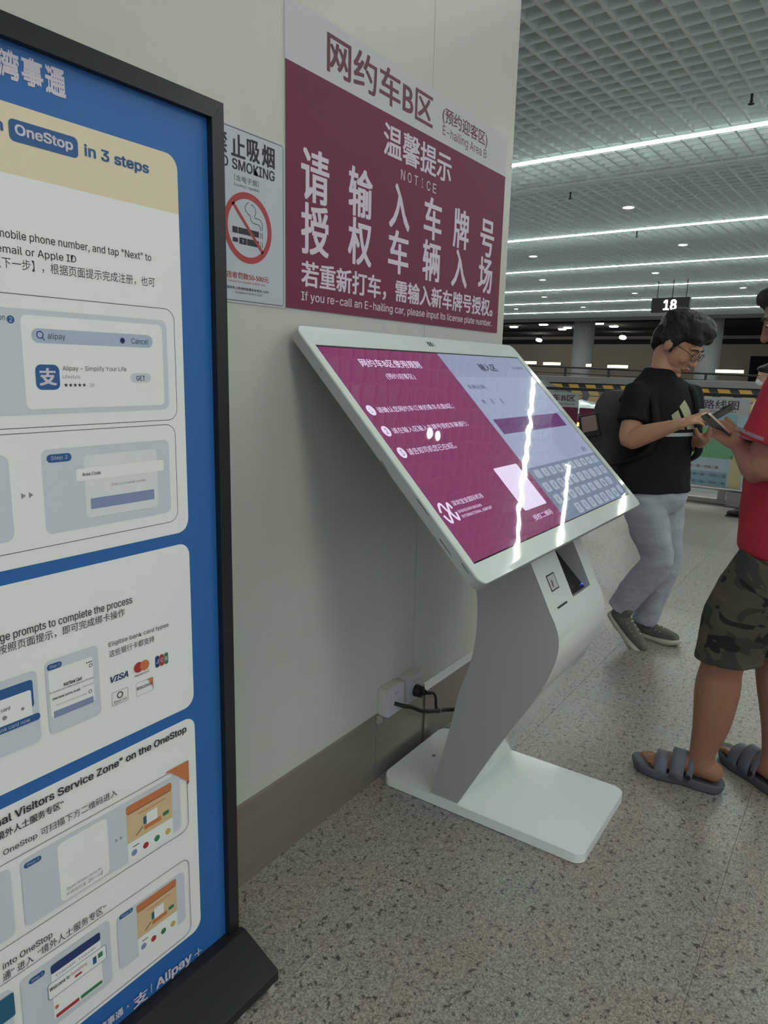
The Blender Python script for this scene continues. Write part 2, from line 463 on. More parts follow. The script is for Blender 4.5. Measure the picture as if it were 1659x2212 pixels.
def strip(x, y0, y1, label, group=None, wdt=.15):
    t = empty('light_strip', hw(x, (y0+y1)/2, HC), label, 'light', group, rz=HA)
    obj('diffuser', local_box((0, 0, -.004), (wdt-.03, y1-y0, .03)), M_strip, t, local=True)
    for s in (-1, 1):
        obj('trim_rail', local_box((s*(wdt/2-.007), 0, .015), (.014, y1-y0, .06)), M_gridw, t, local=True)
    return t
names = ['long white ceiling light strip nearest the camera, first right of the wall', 'second ceiling light strip from the camera, beyond the flat grid channel',
         'third ceiling light strip counted from the camera', 'fourth ceiling light strip, its line passing just above the number sign rods',
         'fifth ceiling light strip, its line broken by the top of the number sign', 'farthest ceiling light strip, at the edge of the dark road roof']
for x, nm in zip(strips_x, names):
    strip(x, -5.0, 20.8, nm, 'ceiling light strips')
strip(4.79, -7.0, 1.0, 'ceiling light strip above the kiosk, out of frame', 'ceiling light strips')
strip(.3, -7.0, 1.0, 'ceiling light strip above the photographer, out of frame', 'ceiling light strips')
strip(-4.2, -7.0, 1.0, 'ceiling light strip behind the photographer, out of frame', 'ceiling light strips')

strip(11.1, -7.0, .2, 'ceiling light strip to the right of the frame, mirrored in the kiosk', 'ceiling light strips')
for k, (x, y) in enumerate(((6.60, .77), (6.78, .74))):
    t = empty('downlight', hw(x, y, HC), ('left', 'right')[k] + ' one of the two close downlights mirrored in the purple display', 'light', 'round ceiling downlights', rz=HA)
    bm = bmesh.new(); add_cyl(bm, (0, 0, -.012), (0, 0, .03), .075, .075, 20); obj('trim_ring', bm, M_gridw, t, local=True)
    bm = bmesh.new(); add_cyl(bm, (0, 0, -.016), (0, 0, -.0125), .06, .06, 20); obj('lens', bm, M_down, t, local=True)
dlp = [(12.82, 3.9, 'round downlight between the first and second light strips'), (16.9, 3.9, 'round downlight above the number sign, between second and third strips'),
       (17.02, 7.39, 'round downlight near the wall edge, between second and third strips'), (21.14, 5.53, 'round downlight just left of the number sign rods'),
       (21.38, 8.93, 'round downlight near the wall edge, between third and fourth strips'), (26.06, 7.45, 'small round downlight left of the number sign, between fourth and fifth strips'),
       (25.63, 3.97, 'small round downlight right of the number sign, between fourth and fifth strips'), (26.18, 10.82, 'small round downlight near the wall edge, between fourth and fifth strips'),
       (30.71, 10.9, 'tiny far downlight left of the number sign, between the last two strips'), (30.71, 14.0, 'tiny far downlight near the wall edge, between the last two strips'),
       (29.91, 4.01, 'tiny far downlight at the right, between the last two strips')]
for x, y, lb in dlp:
    t = empty('downlight', (x, y, HC), lb, 'light', 'round ceiling downlights')
    bm = bmesh.new(); add_cyl(bm, (0, 0, -.012), (0, 0, .03), .115, .115, 20); obj('trim_ring', bm, M_gridw, t, local=True)
    bm = bmesh.new(); add_cyl(bm, (0, 0, -.016), (0, 0, -.0125), .085, .09, 20); obj('lens', bm, M_down, t, local=True)
for x, y, lb in [(8.47, 1.44, 'dark fire sprinkler hanging from the grid before the first light strip'), (11.45, 4.41, 'dark fire sprinkler on the grid past the flat channel'),
                 (15.17, 4.4, 'dark fire sprinkler just past the second light strip')]:
    t = empty('sprinkler', (x, y, HC), lb, 'sprinkler')
    obj('stem', cyl((0, 0, -.06), (0, 0, .12), .011, .016, 10), mat('dark brass', (60, 58, 56), rough=.5, metal=.6), t, local=True)
    bm = bmesh.new(); add_cyl(bm, (0, 0, -.085), (0, 0, -.078), .03, .03, 14); add_cyl(bm, (0, 0, -.08), (0, 0, -.05), .006, .018, 8)
    obj('deflector', bm, MATS['dark brass'], t, local=True)

# hanging number sign
sg = empty('number_sign', hw(22.72, 6.65, 3.3), 'black hanging box sign with the glowing white number 18', 'sign', rz=HA)
obj('sign_box', local_box((0, 0, .21), (.18, 1.10, .42)), M_black, sg, local=True)
for yy in (-.42, -.02, .42):
    obj('hanger_rod', cyl((0, yy, .42), (0, yy, HC-3.3+.2), .012, n=8), M_black, sg, local=True)
pr = Print(hw(22.62, 6.65, 3.3), (math.sin(HA), -math.cos(HA), 0), (0, 0, 1), .002); pr.up()
pr.text('numeral', mat('lit numeral', (255, 255, 255), emit=6, ecol=(245, 248, 255)), '18', -.19, .06, .19, .36, bold=.035)
pr.build(sg)

# ================================================================== BEYOND THE GLASS
dk = obj('ceiling', hbox(36.4, 75, -25, 45, 4.62, 4.8), mat('dark road roof', (30, 31, 34), rough=.9), None); tagit(dk, kind='structure')
wf = obj('wall_far', hbox(62, 62.4, -25, 45, -.3, 4.7), mat('beige far wall', (178, 170, 154), rough=.9, var=.05, scale=.4), None); tagit(wf, kind='structure')
o = obj('wall_trim', hbox(61.8, 62, -25, 45, 3.95, 4.35), mat('dark wall band', (34, 36, 40), rough=.8), wf)
o = obj('wall_opening', hbox(61.8, 61.99, 5.5, 11.7, .2, 3.05), mat('dark opening', (26, 26, 26), rough=.9), wf)
# dark roof beams
for k, (x, z) in enumerate(((42, 4.4), (52, 4.5))):
    o = obj('beam', hbox(x, x+.6, -25, 45, z, 4.62), MATS['dark road roof'], dk)
for x, y, lb in [(48.38, 22.15, 'far lamp under the dark roof nearest the wall edge'), (46.45, 19.12, 'far lamp under the dark roof, second from the wall edge'),
                 (50.09, 18.8, 'bright far lamp left of the left concrete column'), (51.6, 19.75, 'dimmer far lamp beside the bright one left of the column'),
                 (46.34, 15.33, 'far lamp just right of the left concrete column'), (49.2, 15.25, 'far lamp right of the left column, farther along'),
                 (44.18, 5.96, 'far yellowish lamp under the dark roof at the right edge')]:
    t = empty('roof_lamp', (x, y, 4.58), lb, 'light', 'lamps under the dark road roof')
    obj('lens', cyl((0, 0, -.06), (0, 0, 0), .26, .30, 16), mat('far lamp lens', (255, 252, 235), emit=60, ecol=(255, 248, 226)), t, local=True)
    obj('housing', cyl((0, 0, 0), (0, 0, .08), .34, .34, 16), M_black, t, local=True)
for x, y, z, lb in [(59.0, 24.6, 4.15, 'spot lamp on the far wall left of the left column'), (57.0, 16.9, 4.25, 'spot lamp on the far wall right of the left column')]:
    t = empty('wall_spot', (x, y, z), lb, 'light', 'spots on the far wall')
    obj('housing', cyl((.15, 0, .35), (0, 0, 0), .16, .22, 12), M_black, t, local=True)
    obj('lens', cyl((0, 0, 0), (-.03, 0, -.06), .26, .26, 14), MATS['far lamp lens'], t, local=True)
cc = mat('concrete column', (176, 176, 176), rough=.7, var=.04, scale=1)
for y, r, lb in [(15.63, .56, 'round grey concrete column seen left of the man in black'), (9.15, .56, 'round grey concrete column seen behind the head of the man in black')]:
    t = empty('column', hw(38.2, y, -.15), lb, 'column', 'round concrete columns')
    obj('shaft', cyl((0, 0, 0), (0, 0, 4.77), r, n=40), cc, t, smooth=False, local=True)
    for p in t.children[0].data.polygons: p.use_smooth = len(p.vertices) == 4
    obj('collar', cyl((0, 0, 0), (0, 0, .6), r+.06, n=40), cc, t, local=True)
# ramp parapet with short lamps
rp = empty('ramp_railing', hw(24, 8, 0), 'dark ramp railing with posts running across behind the road', 'railing', rz=HA)
def rl(y): return 1.50 + (y-4.8)*.0235
bm = bmesh.new(); add_tube(bm, [hw(24, -3, rl(-3)), hw(24, 20, rl(20))], .03, 8, False)
obj('top_rail', bm, M_black, rp)
bm = bmesh.new(); add_tube(bm, [hw(24, -3, rl(-3)-.20), hw(24, 20, rl(20)-.20)], .02, 8, False)
obj('lower_rail', bm, M_black, rp)
for k in range(15):
    y = -2 + 1.55*k
    obj('post', hbox(23.97, 24.03, y-.03, y+.03, .9, rl(y)), M_black, rp)
pw = obj('ramp_wall', hbox(24.1, 24.4, -10, 22, -.2, 1.12), mat('grey ramp wall', (92, 92, 94), rough=.8), None)
tagit(pw, 'low grey ramp wall behind the road', 'wall')
for y, w, lb in [(11.88, .85, 'short yellowish lamp on the ramp railing nearest the kiosk corner'), (10.85, .62, 'short yellowish lamp on the ramp railing left of the column'),
                 (9.5, .16, 'tiny yellowish lamp on the ramp railing right of the column'), (8.5, .66, 'short yellowish lamp on the ramp railing left of the man in black'),
                 (5.05, .78, 'short yellowish lamp on the ramp railing right of the man in black')]:
    t = empty('railing_lamp', hw(23.85, y, rl(y)+.06), lb, 'light', 'short lamps on the ramp railing', rz=HA)
    obj('tube', local_box((-.02, 0, .04), (.06, w, .085)), mat('warm tube', (255, 250, 205), emit=7, ecol=(255, 246, 190)), t, local=True)
    obj('batten', local_box((.04, 0, .03), (.06, w+.06, .11)), M_black, t, local=True)
# chevron kerb
ck = empty('chevron_barrier', hw(14, 4, -.15), 'grey concrete road barrier with yellow and black chevron boards', 'barrier', rz=HA)
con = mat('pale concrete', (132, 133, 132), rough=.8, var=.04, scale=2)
obj('base_block', hbox(14.02, 14.5, -8, 14, -.15, 1.25), mat('mid grey concrete', (96, 98, 98), rough=.85), ck)  # block a darker grey than its coping
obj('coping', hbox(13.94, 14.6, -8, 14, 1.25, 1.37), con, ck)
obj('backing_board', hbox(14.0, 14.025, -8, 14, .76, 1.24), mat('black board paint', (48, 50, 54), rough=.5), ck)
yl = mat('yellow board paint', (206, 160, 62), rough=.5)
for k in range(-4, 24):
    y = 5.46 + .355*(k-8)
    for (za, zb, dy) in ((1.01, 1.225, .12), (.77, .99, -.12)):
        ya = y + dy/2; yb = y - dy/2
        bm = bmesh.new()
        P = [(ya-.10, zb), (ya+.10, zb), (yb+.10, za), (yb-.10, za)]
        A = [bm.verts.new(hw(13.99, a, b)) for a, b in P]; B = [bm.verts.new(hw(14.0, a, b)) for a, b in P]
        bm.faces.new(A); bm.faces.new(list(reversed(B)))
        for i in range(4): bm.faces.new((A[i], B[i], B[(i+1) % 4], A[(i+1) % 4]))
        bmesh.ops.recalc_face_normals(bm, faces=bm.faces[:])
        obj('chevron_stripe', bm, yl, ck)

# ---- parked car
car = empty('car', hw(10.95, 6.3, -.15), 'silver car parked behind the glass barrier, its lit tail lamp showing', 'car', rz=HA)
cb = mat('silver car paint', (190, 198, 196), rough=.2, metal=.3, coat=.6)
def car_pt(x, y, z): return (x, y, z)   # local: x across, y along (rear at -y)
prof = [(-2.28, .45), (-2.32, .75), (-2.25, 1.0), (-1.95, 1.10), (-1.60, 1.15), (-.85, 1.46), (-.1, 1.52), (.55, 1.46), (1.25, 1.08), (2.0, .95), (2.3, .75), (2.3, .42), (2.1, .3), (-2.1, .3)]
bm = bmesh.new(); rows = []
for xx, k, zc in ((-.89, .97, .9), (-.91, 1, .95), (-.72, 1.0, 1.0), (0, 1.0, 1.01), (.72, 1.0, 1.0), (.91, 1, .95), (.89, .97, .9)):
    row = []
    for (y, z) in prof:
        x2 = xx
        if z > 1.12 and abs(xx) > .8: x2 = xx*.80
        zz = z if abs(xx) < .8 else min(z, 1.02 + (z-1.02)*(.92 if z > 1.12 else 1))
        row.append(bm.verts.new((x2, y*k, zz)))
    rows.append(row)
n = len(prof)
for a, b in zip(rows, rows[1:]):
    for i in range(n): bm.faces.new((a[i], a[(i+1) % n], b[(i+1) % n], b[i]))
bm.faces.new(rows[0]); bm.faces.new(list(reversed(rows[-1])))
bmesh.ops.recalc_face_normals(bm, faces=bm.faces[:])
obj('car_body', bm, cb, car, smooth=False, local=True)
gl = mat('dark car glass', (28, 32, 34), rough=.06, spec=.6)
def plate(name, pts, m, par, th=.012):
    bm = bmesh.new(); vs = [bm.verts.new(p) for p in pts]; f = bm.faces.new(vs); bm.normal_update()
    bmesh.ops.solidify(bm, geom=[f], thickness=th); return obj(name, bm, m, par, local=True)
for s in (-1, 1):
    plate('side_window', [(s*.772, -1.35, 1.19), (s*.742, -.82, 1.41), (s*.742, -.2, 1.45), (s*.80, -.2, 1.12), (s*.81, -1.25, 1.14)], gl, car)
    plate('side_window', [(s*.80, -.12, 1.12), (s*.742, -.12, 1.45), (s*.745, .48, 1.41), (s*.80, 1.05, 1.12)], gl, car)
    for y in (-1.4, 1.4):
        w = obj('wheel', cyl((s*.74, y, .32), (s*.93, y, .32), .32, n=28), M_blackpl, car, local=True)
        obj('wheel_rim', cyl((s*.925, y, .32), (s*.945, y, .32), .2, n=20), M_steel_hi, w, local=True)
    tl = obj('tail_lamp', local_box((s*.80, -2.20, .86), (.26, .26, .14)), mat('red lamp housing', (120, 30, 28), rough=.2), car, local=True)
    obj('lamp_bulb', local_box((s*.86, -2.06, .86), (.16, .34, .05)), mat('lit lamp', (255, 210, 90), emit=5, ecol=(255, 205, 80)), tl, local=True)
plate('rear_window', [(-.62, -1.62, 1.165), (-.58, -.92, 1.455), (.58, -.92, 1.455), (.62, -1.62, 1.165)], gl, car)
obj('bumper', local_box((0, -2.30, .5), (1.7, .12, .22)), cb, car, local=True)

# ---- glass barrier
XB = 8.854
gb = empty('glass_barrier', hw(XB, 5, 0), 'glass balustrade with black handrail along the road', 'railing', rz=HA)
obj('handrail', hbox(XB-.03, XB+.03, -3, 14, 1.225, 1.262, bevel=.006), M_black, gb)
for k in range(11):
    y0 = -2.7 + 1.5*k
    obj('glass_panel', hbox(XB-.005, XB+.005, y0+.012, y0+1.488, .10, 1.226), GLASS, gb)
    obj('clamp_post', hbox(XB-.03, XB+.03, y0-.04, y0+.04, 0, .16), M_steel, gb)
bm = bmesh.new(); add_tube(bm, [hw(XB-.10, -3, .185), hw(XB-.10, 14, .185)], .022, 10, False)
obj('foot_rail', bm, M_steel_hi, gb)
obj('floor_channel', hbox(XB-.06, XB+.06, -3, 14, 0, .05), M_steel, gb)
for k in range(9):
    y0 = 1.62 + 1.5*(k-2)
    obj('rail_bracket', hbox(XB-.15, XB-.04, y0-.1, y0+.1, 0, .165), M_steel, gb)

# posters on the glass
def on_glass(y, z, off=.012):
    return hw(XB-off, y, z)
uxg = Vector((math.sin(HA), -math.cos(HA), 0))
M_maroon = mat('maroon print', (116, 50, 74), rough=.6, spec=.25, var=.02, scale=5)
M_lilac = mat('pale lilac print', (205, 200, 210), rough=.6, spec=.25)
M_greyp = mat('grey print band', (190, 190, 196), rough=.6, spec=.25)
gp = empty('area_poster', on_glass(4.3, .7), 'maroon poster with a white header on the glass barrier, behind the kiosk corner', 'poster', rz=HA)
obj('sheet', hbox(XB-.011, XB-.006, 3.62, 5.25, .25, 1.20), M_paper, gp)
pr = Print(on_glass(5.25, 0, .0125), uxg, (0, 0, 1), .0008); pr.up()
pr.rect('printed_field', M_maroon, 0, .26, 1.63, 1.01)
pr.up()
pr.text('lettering', mat('maroon lettering', (90, 44, 62), rough=.6), '网约车B区', 1.0, 1.085, 1.585, 1.17, bold=.02)
pr.text('lettering', MATS['maroon lettering'], 'E-hailing Area B', 1.22, 1.035, 1.58, 1.062)
pr.text('white_lettering', M_lilac, '温馨提示', .62, .88, 1.0, .97, bold=.02)
pr.text('white_lettering', M_lilac, '请输入车牌号授权车辆入场', .15, .66, 1.5, .80, bold=.02)
pr.build(gp)
sp_ = empty('safety_strip', on_glass(3.3, 1.0), 'maroon strip on the glass right of the area poster', 'sign', rz=HA)
obj('strip_band', hbox(XB-.012, XB-.007, 3.07, 3.60, .91, 1.01), M_maroon, sp_)
# route map poster
rm = empty('route_map_poster', on_glass(2.2, .7), 'pale blue and green route map poster on the glass beside the man in black', 'poster', rz=HA)
obj('sheet', hbox(XB-.011, XB-.006, 1.62, 2.85, .18, 1.215), mat('pale blue sheet', (182, 204, 214), rough=.6), rm)
pr = Print(on_glass(2.85, 0, .0125), uxg, (0, 0, 1), .0008); pr.up()
pr.rect('map_field', mat('green map area', (122, 180, 132), rough=.6), .05, .52, 1.12, .86)
pr.rect('map_field', mat('blue map area', (150, 190, 204), rough=.6), .05, .86, 1.12, 1.03)
pr.rect('table_field', mat('blue table rows', (144, 176, 194), rough=.6), .05, .19, 1.08, .36)
pr.rect('header_field', M_greyp, 0, 1.03, 1.23, 1.20)
pr.rect('side_field', mat('beige side strip', (214, 198, 158), rough=.6), 1.10, .18, 1.23, .56)
pr.up()
DK = mat('dark grey lettering', (52, 56, 62), rough=.6)
pr.text('lettering', DK, '网约车B区路线图', .14, 1.08, 1.12, 1.185, bold=.015)
pr.text('lettering', DK, 'Route Map', .66, 1.045, 1.10, 1.068)
pr.text('red_lettering', mat('red print', (166, 60, 66), rough=.6), '一号一楼一领路二路', .62, .395, .98, .43)
pr.text('lettering', DK, '领航四路一宝源六路一领航二路', .42, .30, 1.07, .335)
pr.text('lettering', DK, '领航四路一宝源六路一领航二路', .42, .215, 1.07, .25)
pr.build(rm)

# ================================================================== WALL POSTER
wp = empty('wall_poster', (2.07, wy, 1.60), 'large maroon and grey notice poster on the cream wall above the kiosk', 'poster')
obj('sheet', bx(1.438, 2.700, wy-.0035, wy, 1.600, 2.333), M_paper, wp)
pr = Print((0, wy-.0036, 0), (1, 0, 0), (0, 0, 1), .0003)
pr.rect('header_field', mat('lilac grey header', (196, 194, 200), rough=.55, spec=.3), 1.438, 2.191, 2.700, 2.333)
pr.rect('printed_field', M_maroon, 1.438, 1.600, 2.700, 2.191)
pr.up()
MT = mat('header lettering', (104, 48, 66), rough=.6)
LT = mat('poster white lettering', (214, 204, 216), rough=.6)
pr.text('header_lettering', MT, '网约车B区', 1.600, 2.214, 2.143, 2.3135, bold=.02)
pr.text('header_lettering', MT, '(预约迎客区)', 2.204, 2.250, 2.533, 2.304, bold=.012)
pr.text('header_lettering', MT, 'E-hailing Area B', 2.209, 2.209, 2.531, 2.247, bold=0)
pr.text('lettering', LT, '温馨提示', 1.868, 2.075, 2.277, 2.166, bold=.02)
x = 1.966
for i, ch in enumerate('NOTICE'):
    w = .0225 if ch != 'I' else .005
    xx = 1.966 + i*.0385 + (.008 if ch == 'I' else 0)
    pr.text('lettering', LT, ch, xx, 2.026, xx+w, 2.055)
for row, z0, z1 in (('请输入车牌号', 1.8775, 2.010), ('授权车辆入场', 1.744, 1.874)):
    for ch, xc in zip(row, (1.556, 1.759, 1.964, 2.167, 2.365, 2.572)):
        pr.text('lettering', LT, ch, xc-.058, z0, xc+.058, z1, bold=.022)
pr.text('lettering', LT, '若重新打车，需输入新车牌号授权。', 1.499, 1.658, 2.650, 1.7265, bold=.025)
pr.text('lettering', LT, 'If you re-call an E-hailing car, please input its license plate number.', 1.499, 1.617, 2.647, 1.647, bold=.012)
pr.build(wp)

# ================================================================== NO SMOKING SIGN
ns = empty('no_smoking_sign', (1.31, wy, 1.60), 'white no smoking notice with red ring, left of the maroon poster', 'sign')
xL = 1.185; xR = 1.4375
obj('sheet', bx(xL-.007, xR, wy-.002, wy, 1.5965, 1.9965), mat('clear backing film', (196, 196, 190), rough=.3), ns)
pr = Print((0, wy-.0022, 0), (1, 0, 0), (0, 0, 1), .00022)
NSW = mat('sign white', (186, 190, 198), rough=.5)
pr.rect('white_field', NSW, xL, 1.5985, 1.4345, 1.991, .008)
pr.up()
INK = mat('black print', (40, 42, 46), rough=.6)
RED = mat('sign red', (168, 58, 62), rough=.55)
pr.frame('border', INK, xL+.003, 1.6012, 1.4318, 1.988, .008, .0016)
pr.text('lettering', INK, '禁', 1.1985, 1.926, 1.2425, 1.9755, bold=.028)
for ch, a, b in (('止', 1.2545, 1.3000), ('吸', 1.3050, 1.3485), ('烟', 1.3555, 1.4005)):
    pr.text('lettering', INK, ch, a, 1.926, b, 1.9755, bold=.028)
pr.text('lettering', INK, 'NO', 1.201, 1.8985, 1.2448, 1.9215, bold=.03)
pr.text('lettering', INK, 'SMOKING', 1.2566, 1.8978, 1.400, 1.9215, bold=.03)
pr.text('lettering', INK, '（含电子烟）', 1.2621, 1.8735, 1.3446, 1.8875)
pr.text('lettering', INK, '(Including E-cigarettes)', 1.2611, 1.861, 1.3453, 1.869)
pr.text('red_lettering', RED, '违者罚款50-500元', 1.2323, 1.653, 1.3758, 1.668, bold=.02)
pr.text('red_lettering', RED, 'Penalty for violation is ¥50-500', 1.2379, 1.6422, 1.3638, 1.6494)
pr.text('lettering', INK, '深圳市人民政府监督投诉电话 12345', 1.2325, 1.6276, 1.3754, 1.6345, bold=.02)
pr.text('lettering', INK, 'Complaint hotline 12345', 1.2595, 1.617, 1.3516, 1.6245)
cx, cz = 1.3063, 1.773
for x0, x1, z0, z1 in ((1.2542, 1.2720, 1.757, 1.7712), (1.2733, 1.3428, 1.757, 1.7712), (1.2545, 1.2723, 1.7365, 1.7465), (1.2759, 1.3005, 1.734, 1.749), (1.3018, 1.3425, 1.734, 1.749)):
    pr.rect('cigarette', INK, x0, z0, x1, z1, .001)
for x in (1.3475, 1.3535):
    pr.rect('cigarette', INK, x, 1.756, x+.0017, 1.770); pr.rect('cigarette', INK, x, 1.7345, x+.0017, 1.7485)
sm1 = smooth_pts([(1.3096, 1.8329), (1.3022, 1.8285), (1.2967, 1.8176), (1.3047, 1.8071), (1.3134, 1.8036), (1.3162, 1.7931), (1.3266, 1.7878), (1.3417, 1.7872), (1.3486, 1.7802), (1.3491, 1.7741)], 4)
sm2 = smooth_pts([(1.3169, 1.8293), (1.3257, 1.827), (1.3331, 1.8162), (1.3283, 1.8012), (1.3419, 1.8005), (1.354, 1.7934), (1.3547, 1.775)], 4)
pr.stroke('smoke_line', INK, sm1, .0016); pr.stroke('smoke_line', INK, sm2, .0016)
pr.up()
pr.poly('cigarette', NSW, [(1.2895, 1.7475), (1.2865, 1.741), (1.2885, 1.741), (1.287, 1.7355), (1.291, 1.7425), (1.289, 1.7425)])
pr.ring('prohibition_ring', RED, cx, cz, .0812, .0145)
d = .0812-.01; pr.stroke('prohibition_ring', RED, [(cx-d*.70, cz+d*.71), (cx+d*.70, cz-d*.71)], .0085)
pr.build(ns)

# ================================================================== SOCKETS AND CABLES
sw = mat('ivory socket plastic', (196, 196, 186), rough=.4)
sf = mat('lilac white socket plate', (196, 194, 204), rough=.35)
for x0, x1, lb in ((1.913, 2.016, 'square white socket box on the wall nearer the camera'), (2.040, 2.150, 'square white socket box holding the round black plug')):
    t = empty('socket_box', ((x0+x1)/2, wy, .295), lb, 'socket')
    obj('back_box', bx(x0, x1, wy-.036, wy, .243, .345, bevel=.003), sw, t)
    fp = obj('face_plate', bx(x0+.001, x1-.001, wy-.046, wy-.036, .244, .344, bevel=.002), sf, t)
    pr = Print((0, wy-.0462, 0), (1, 0, 0), (0, 0, 1), .0002)
    xm = (x0+x1)/2
    for dx, dz in ((-.008, .026), (.008, .026)):
        pr.rect('socket_slot', INK, xm+dx-.0014, .295+dz-.005, xm+dx+.0014, .295+dz+.005)
    pr.build(t)
CB = mat('black rubber cable', (26, 27, 24), rough=.5)
pg = empty('plug', (2.095, wy-.05, .29), 'round black plug in the second socket with its lead', 'plug')
bm = bmesh.new(); add_cyl(bm, (2.095, wy-.046, .282), (2.095, wy-.074, .282), .0235, .021, 24); add_cyl(bm, (2.095, wy-.072, .282), (2.103, wy-.085, .281), .013, .010, 16)
obj('plug_body', bm, CB, pg)
bm = bmesh.new(); add_cyl(bm, (2.103, wy-.085, .281), (2.118, wy-.098, .276), .0085, .006, 12)
obj('strain_relief', bm, CB, pg)
bm = bmesh.new(); add_tube(bm, smooth_pts([(2.112, wy-.093, .279), (2.135, wy-.098, .270), (2.150, wy-.10, .250), (2.146, wy-.105, .225), (2.140, wy-.112, .198)], 6), .0052, 10)
obj('lead', bm, CB, pg)
cbo = empty('power_cable', (2.0, 1.2, .25), 'thick black power cable drooping from the first socket to the kiosk', 'cable')
bm = bmesh.new()
add_tube(bm, smooth_pts([(1.957, wy-.044, .283), (1.968, wy-.075, .278), (1.995, 1.222, .268), (2.040, 1.205, .240), (2.110, 1.20, .212), (2.190, 1.195, .186), (2.250, 1.155, .178), (2.285, 1.10, .190), (2.27, 1.052, .205)], 6), .0075, 12)
obj('cable_run', bm, CB, cbo)
obj('cable_tie', cyl((2.150, 1.198, .198), (2.156, 1.198, .196), .0095, n=12), mat('grey tie', (120, 120, 118)), cbo)

# ================================================================== KIOSK
kx0, kx1 = 1.901, 2.322
kc = Vector((2.1117, .989, 1.257)); tt = math.radians(45.684)
kux = Vector((1, 0, 0)); kuy = Vector((0, math.cos(tt), math.sin(tt))); kn = kux.cross(kuy)
ki = empty('kiosk', ((kx0+kx1)/2, .9, 0), 'white touchscreen kiosk with a tilted purple display, standing by the wall', 'kiosk')
# base plate
bm = bmesh.new()
pts = rr(1.893, .543, 2.326, 1.272, .035, 6)
A = [bm.verts.new((x, y, .002)) for x, y in pts]; B = [bm.verts.new((x, y, .035)) for x, y in pts]
bm.faces.new(list(reversed(A))); top = bm.faces.new(B)
for i in range(len(pts)): bm.faces.new((A[i], A[(i+1) % len(pts)], B[(i+1) % len(pts)], B[i]))
bmesh.ops.bevel(bm, geom=[e for e in top.edges], offset=.003, segments=2, affect='EDGES', profile=.5)
bmesh.ops.recalc_face_normals(bm, faces=bm.faces[:])
obj('base_plate', bm, M_white, ki)
obj('floor_hole', cyl((2.112, 1.188, .0345), (2.112, 1.188, .0356), .008, n=16), mat('brown screw cap', (150, 130, 110)), ki)
# curved column
front = smooth_pts([(.973, .034), (.895, .181), (.822, .319), (.722, .494), (.683, .590), (.670, .645), (.671, .690), (.684, .729), (.703, .763)], 5) + [(.735, .827), (.770, .895), (.80, .955)]
rear = smooth_pts([(1.075, .034), (1.016, .286), (.987, .427), (.955, .529), (.941, .60), (.936, .682), (.942, .774), (.97, .90), (1.0, 1.02)], 5)
top_y, top_z = kc.y-.09, kc.z-.14
outline = front + [(.86, 1.03), (.95, 1.115)] + list(reversed(rear))
bm = extrude_poly(outline, kx0, kx1, 'x')
me = bpy.data.meshes.new('column'); bm.to_mesh(me); bm.free()
tmp = bpy.data.objects.new('tmpc', me); COL.objects.link(tmp)
# wedge-shaped scanner recess cut out of the front
dfr = Vector((0, .067, .131)).normalized(); nfr = Vector((0, -dfr.z, dfr.y))
pb = Vector((0, .7025, .762)); pt_ = Vector((0, .7725, .899))
cut = bmesh.new()
sec = [pb+nfr*.04, pb-nfr*.022, pt_-nfr*.073, pt_+dfr*.045-nfr*.073, pt_+dfr*.045+nfr*.04]
extr = [(p.y, p.z) for p in sec]
cut.free(); cut = extrude_poly(extr, 2.092, 2.253, 'x')
cme = bpy.data.meshes.new('cut'); cut.to_mesh(cme); cut.free()
cobj = bpy.data.objects.new('cut', cme); COL.objects.link(cobj)
md = tmp.modifiers.new('b', 'BOOLEAN'); md.object = cobj; md.operation = 'DIFFERENCE'; md.solver = 'EXACT'
dg = bpy.context.evaluated_depsgraph_get(); dg.update()
nm = bpy.data.meshes.new_from_object(tmp.evaluated_get(dg))
bpy.data.objects.remove(tmp); bpy.data.objects.remove(cobj)
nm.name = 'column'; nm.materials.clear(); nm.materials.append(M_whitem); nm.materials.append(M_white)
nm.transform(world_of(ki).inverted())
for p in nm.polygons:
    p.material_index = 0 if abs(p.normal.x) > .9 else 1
    p.use_smooth = False
o = link_mesh('column', nm, None, ki)
# scanner glass, lip and lamp inside the recess
M_scan = mat('black scanner glass', (10, 10, 12), rough=.04, spec=.6)
c0 = pb-nfr*.0215; c1 = pt_-nfr*.0725
bm = bmesh.new(); vs = [bm.verts.new((x, p.y, p.z)) for x, p in ((2.093, c0), (2.252, c0), (2.252, c1), (2.093, c1))]
f = bm.faces.new(vs); bm.normal_update(); bmesh.ops.solidify(bm, geom=[f], thickness=-.001)
obj('scanner_glass', bm, M_scan, ki)
led = c0 + (c1-c0)*.08
obj('status_light', cyl((2.242, led.y-.002, led.z+.002), (2.242, led.y-.005, led.z+.004), .0022, n=10), mat('blue led', (70, 90, 255), emit=3, ecol=(60, 80, 255)), ki)
# finger reader and card slot on the front face
pf = Print(Vector((0, .735, .827))+nfr*.0006, (1, 0, 0), dfr, .0004)
def fv(y, z): return (Vector((0, y, z))-Vector((0, .735, .827))).dot(dfr)
pf.rect('reader_border', INK, 1.961, fv(.7245, .806), 2.022, fv(.7475, .8515))
pf.up(); pf.rect('reader_window', M_paper, 1.9655, fv(.7245, .806)+.004, 2.0175, fv(.7475, .8515)-.004)
pf.up(); pf.ell('reader_icon', mat('grey icon', (110, 110, 112)), 1.985, fv(.7365, .829)-.001, .006, .0085)
pf.poly('reader_icon', MATS['grey icon'], [(1.979, fv(.7365, .829)-.004), (1.986, fv(.7365, .829)-.004), (1.988, fv(.7365, .829)-.017), (1.978, fv(.7365, .829)-.013)])
pf.rect('card_slot', INK, 1.956, fv(.702, .7615)-.003, 2.034, fv(.702, .7615)+.003)
pf.build(ki)
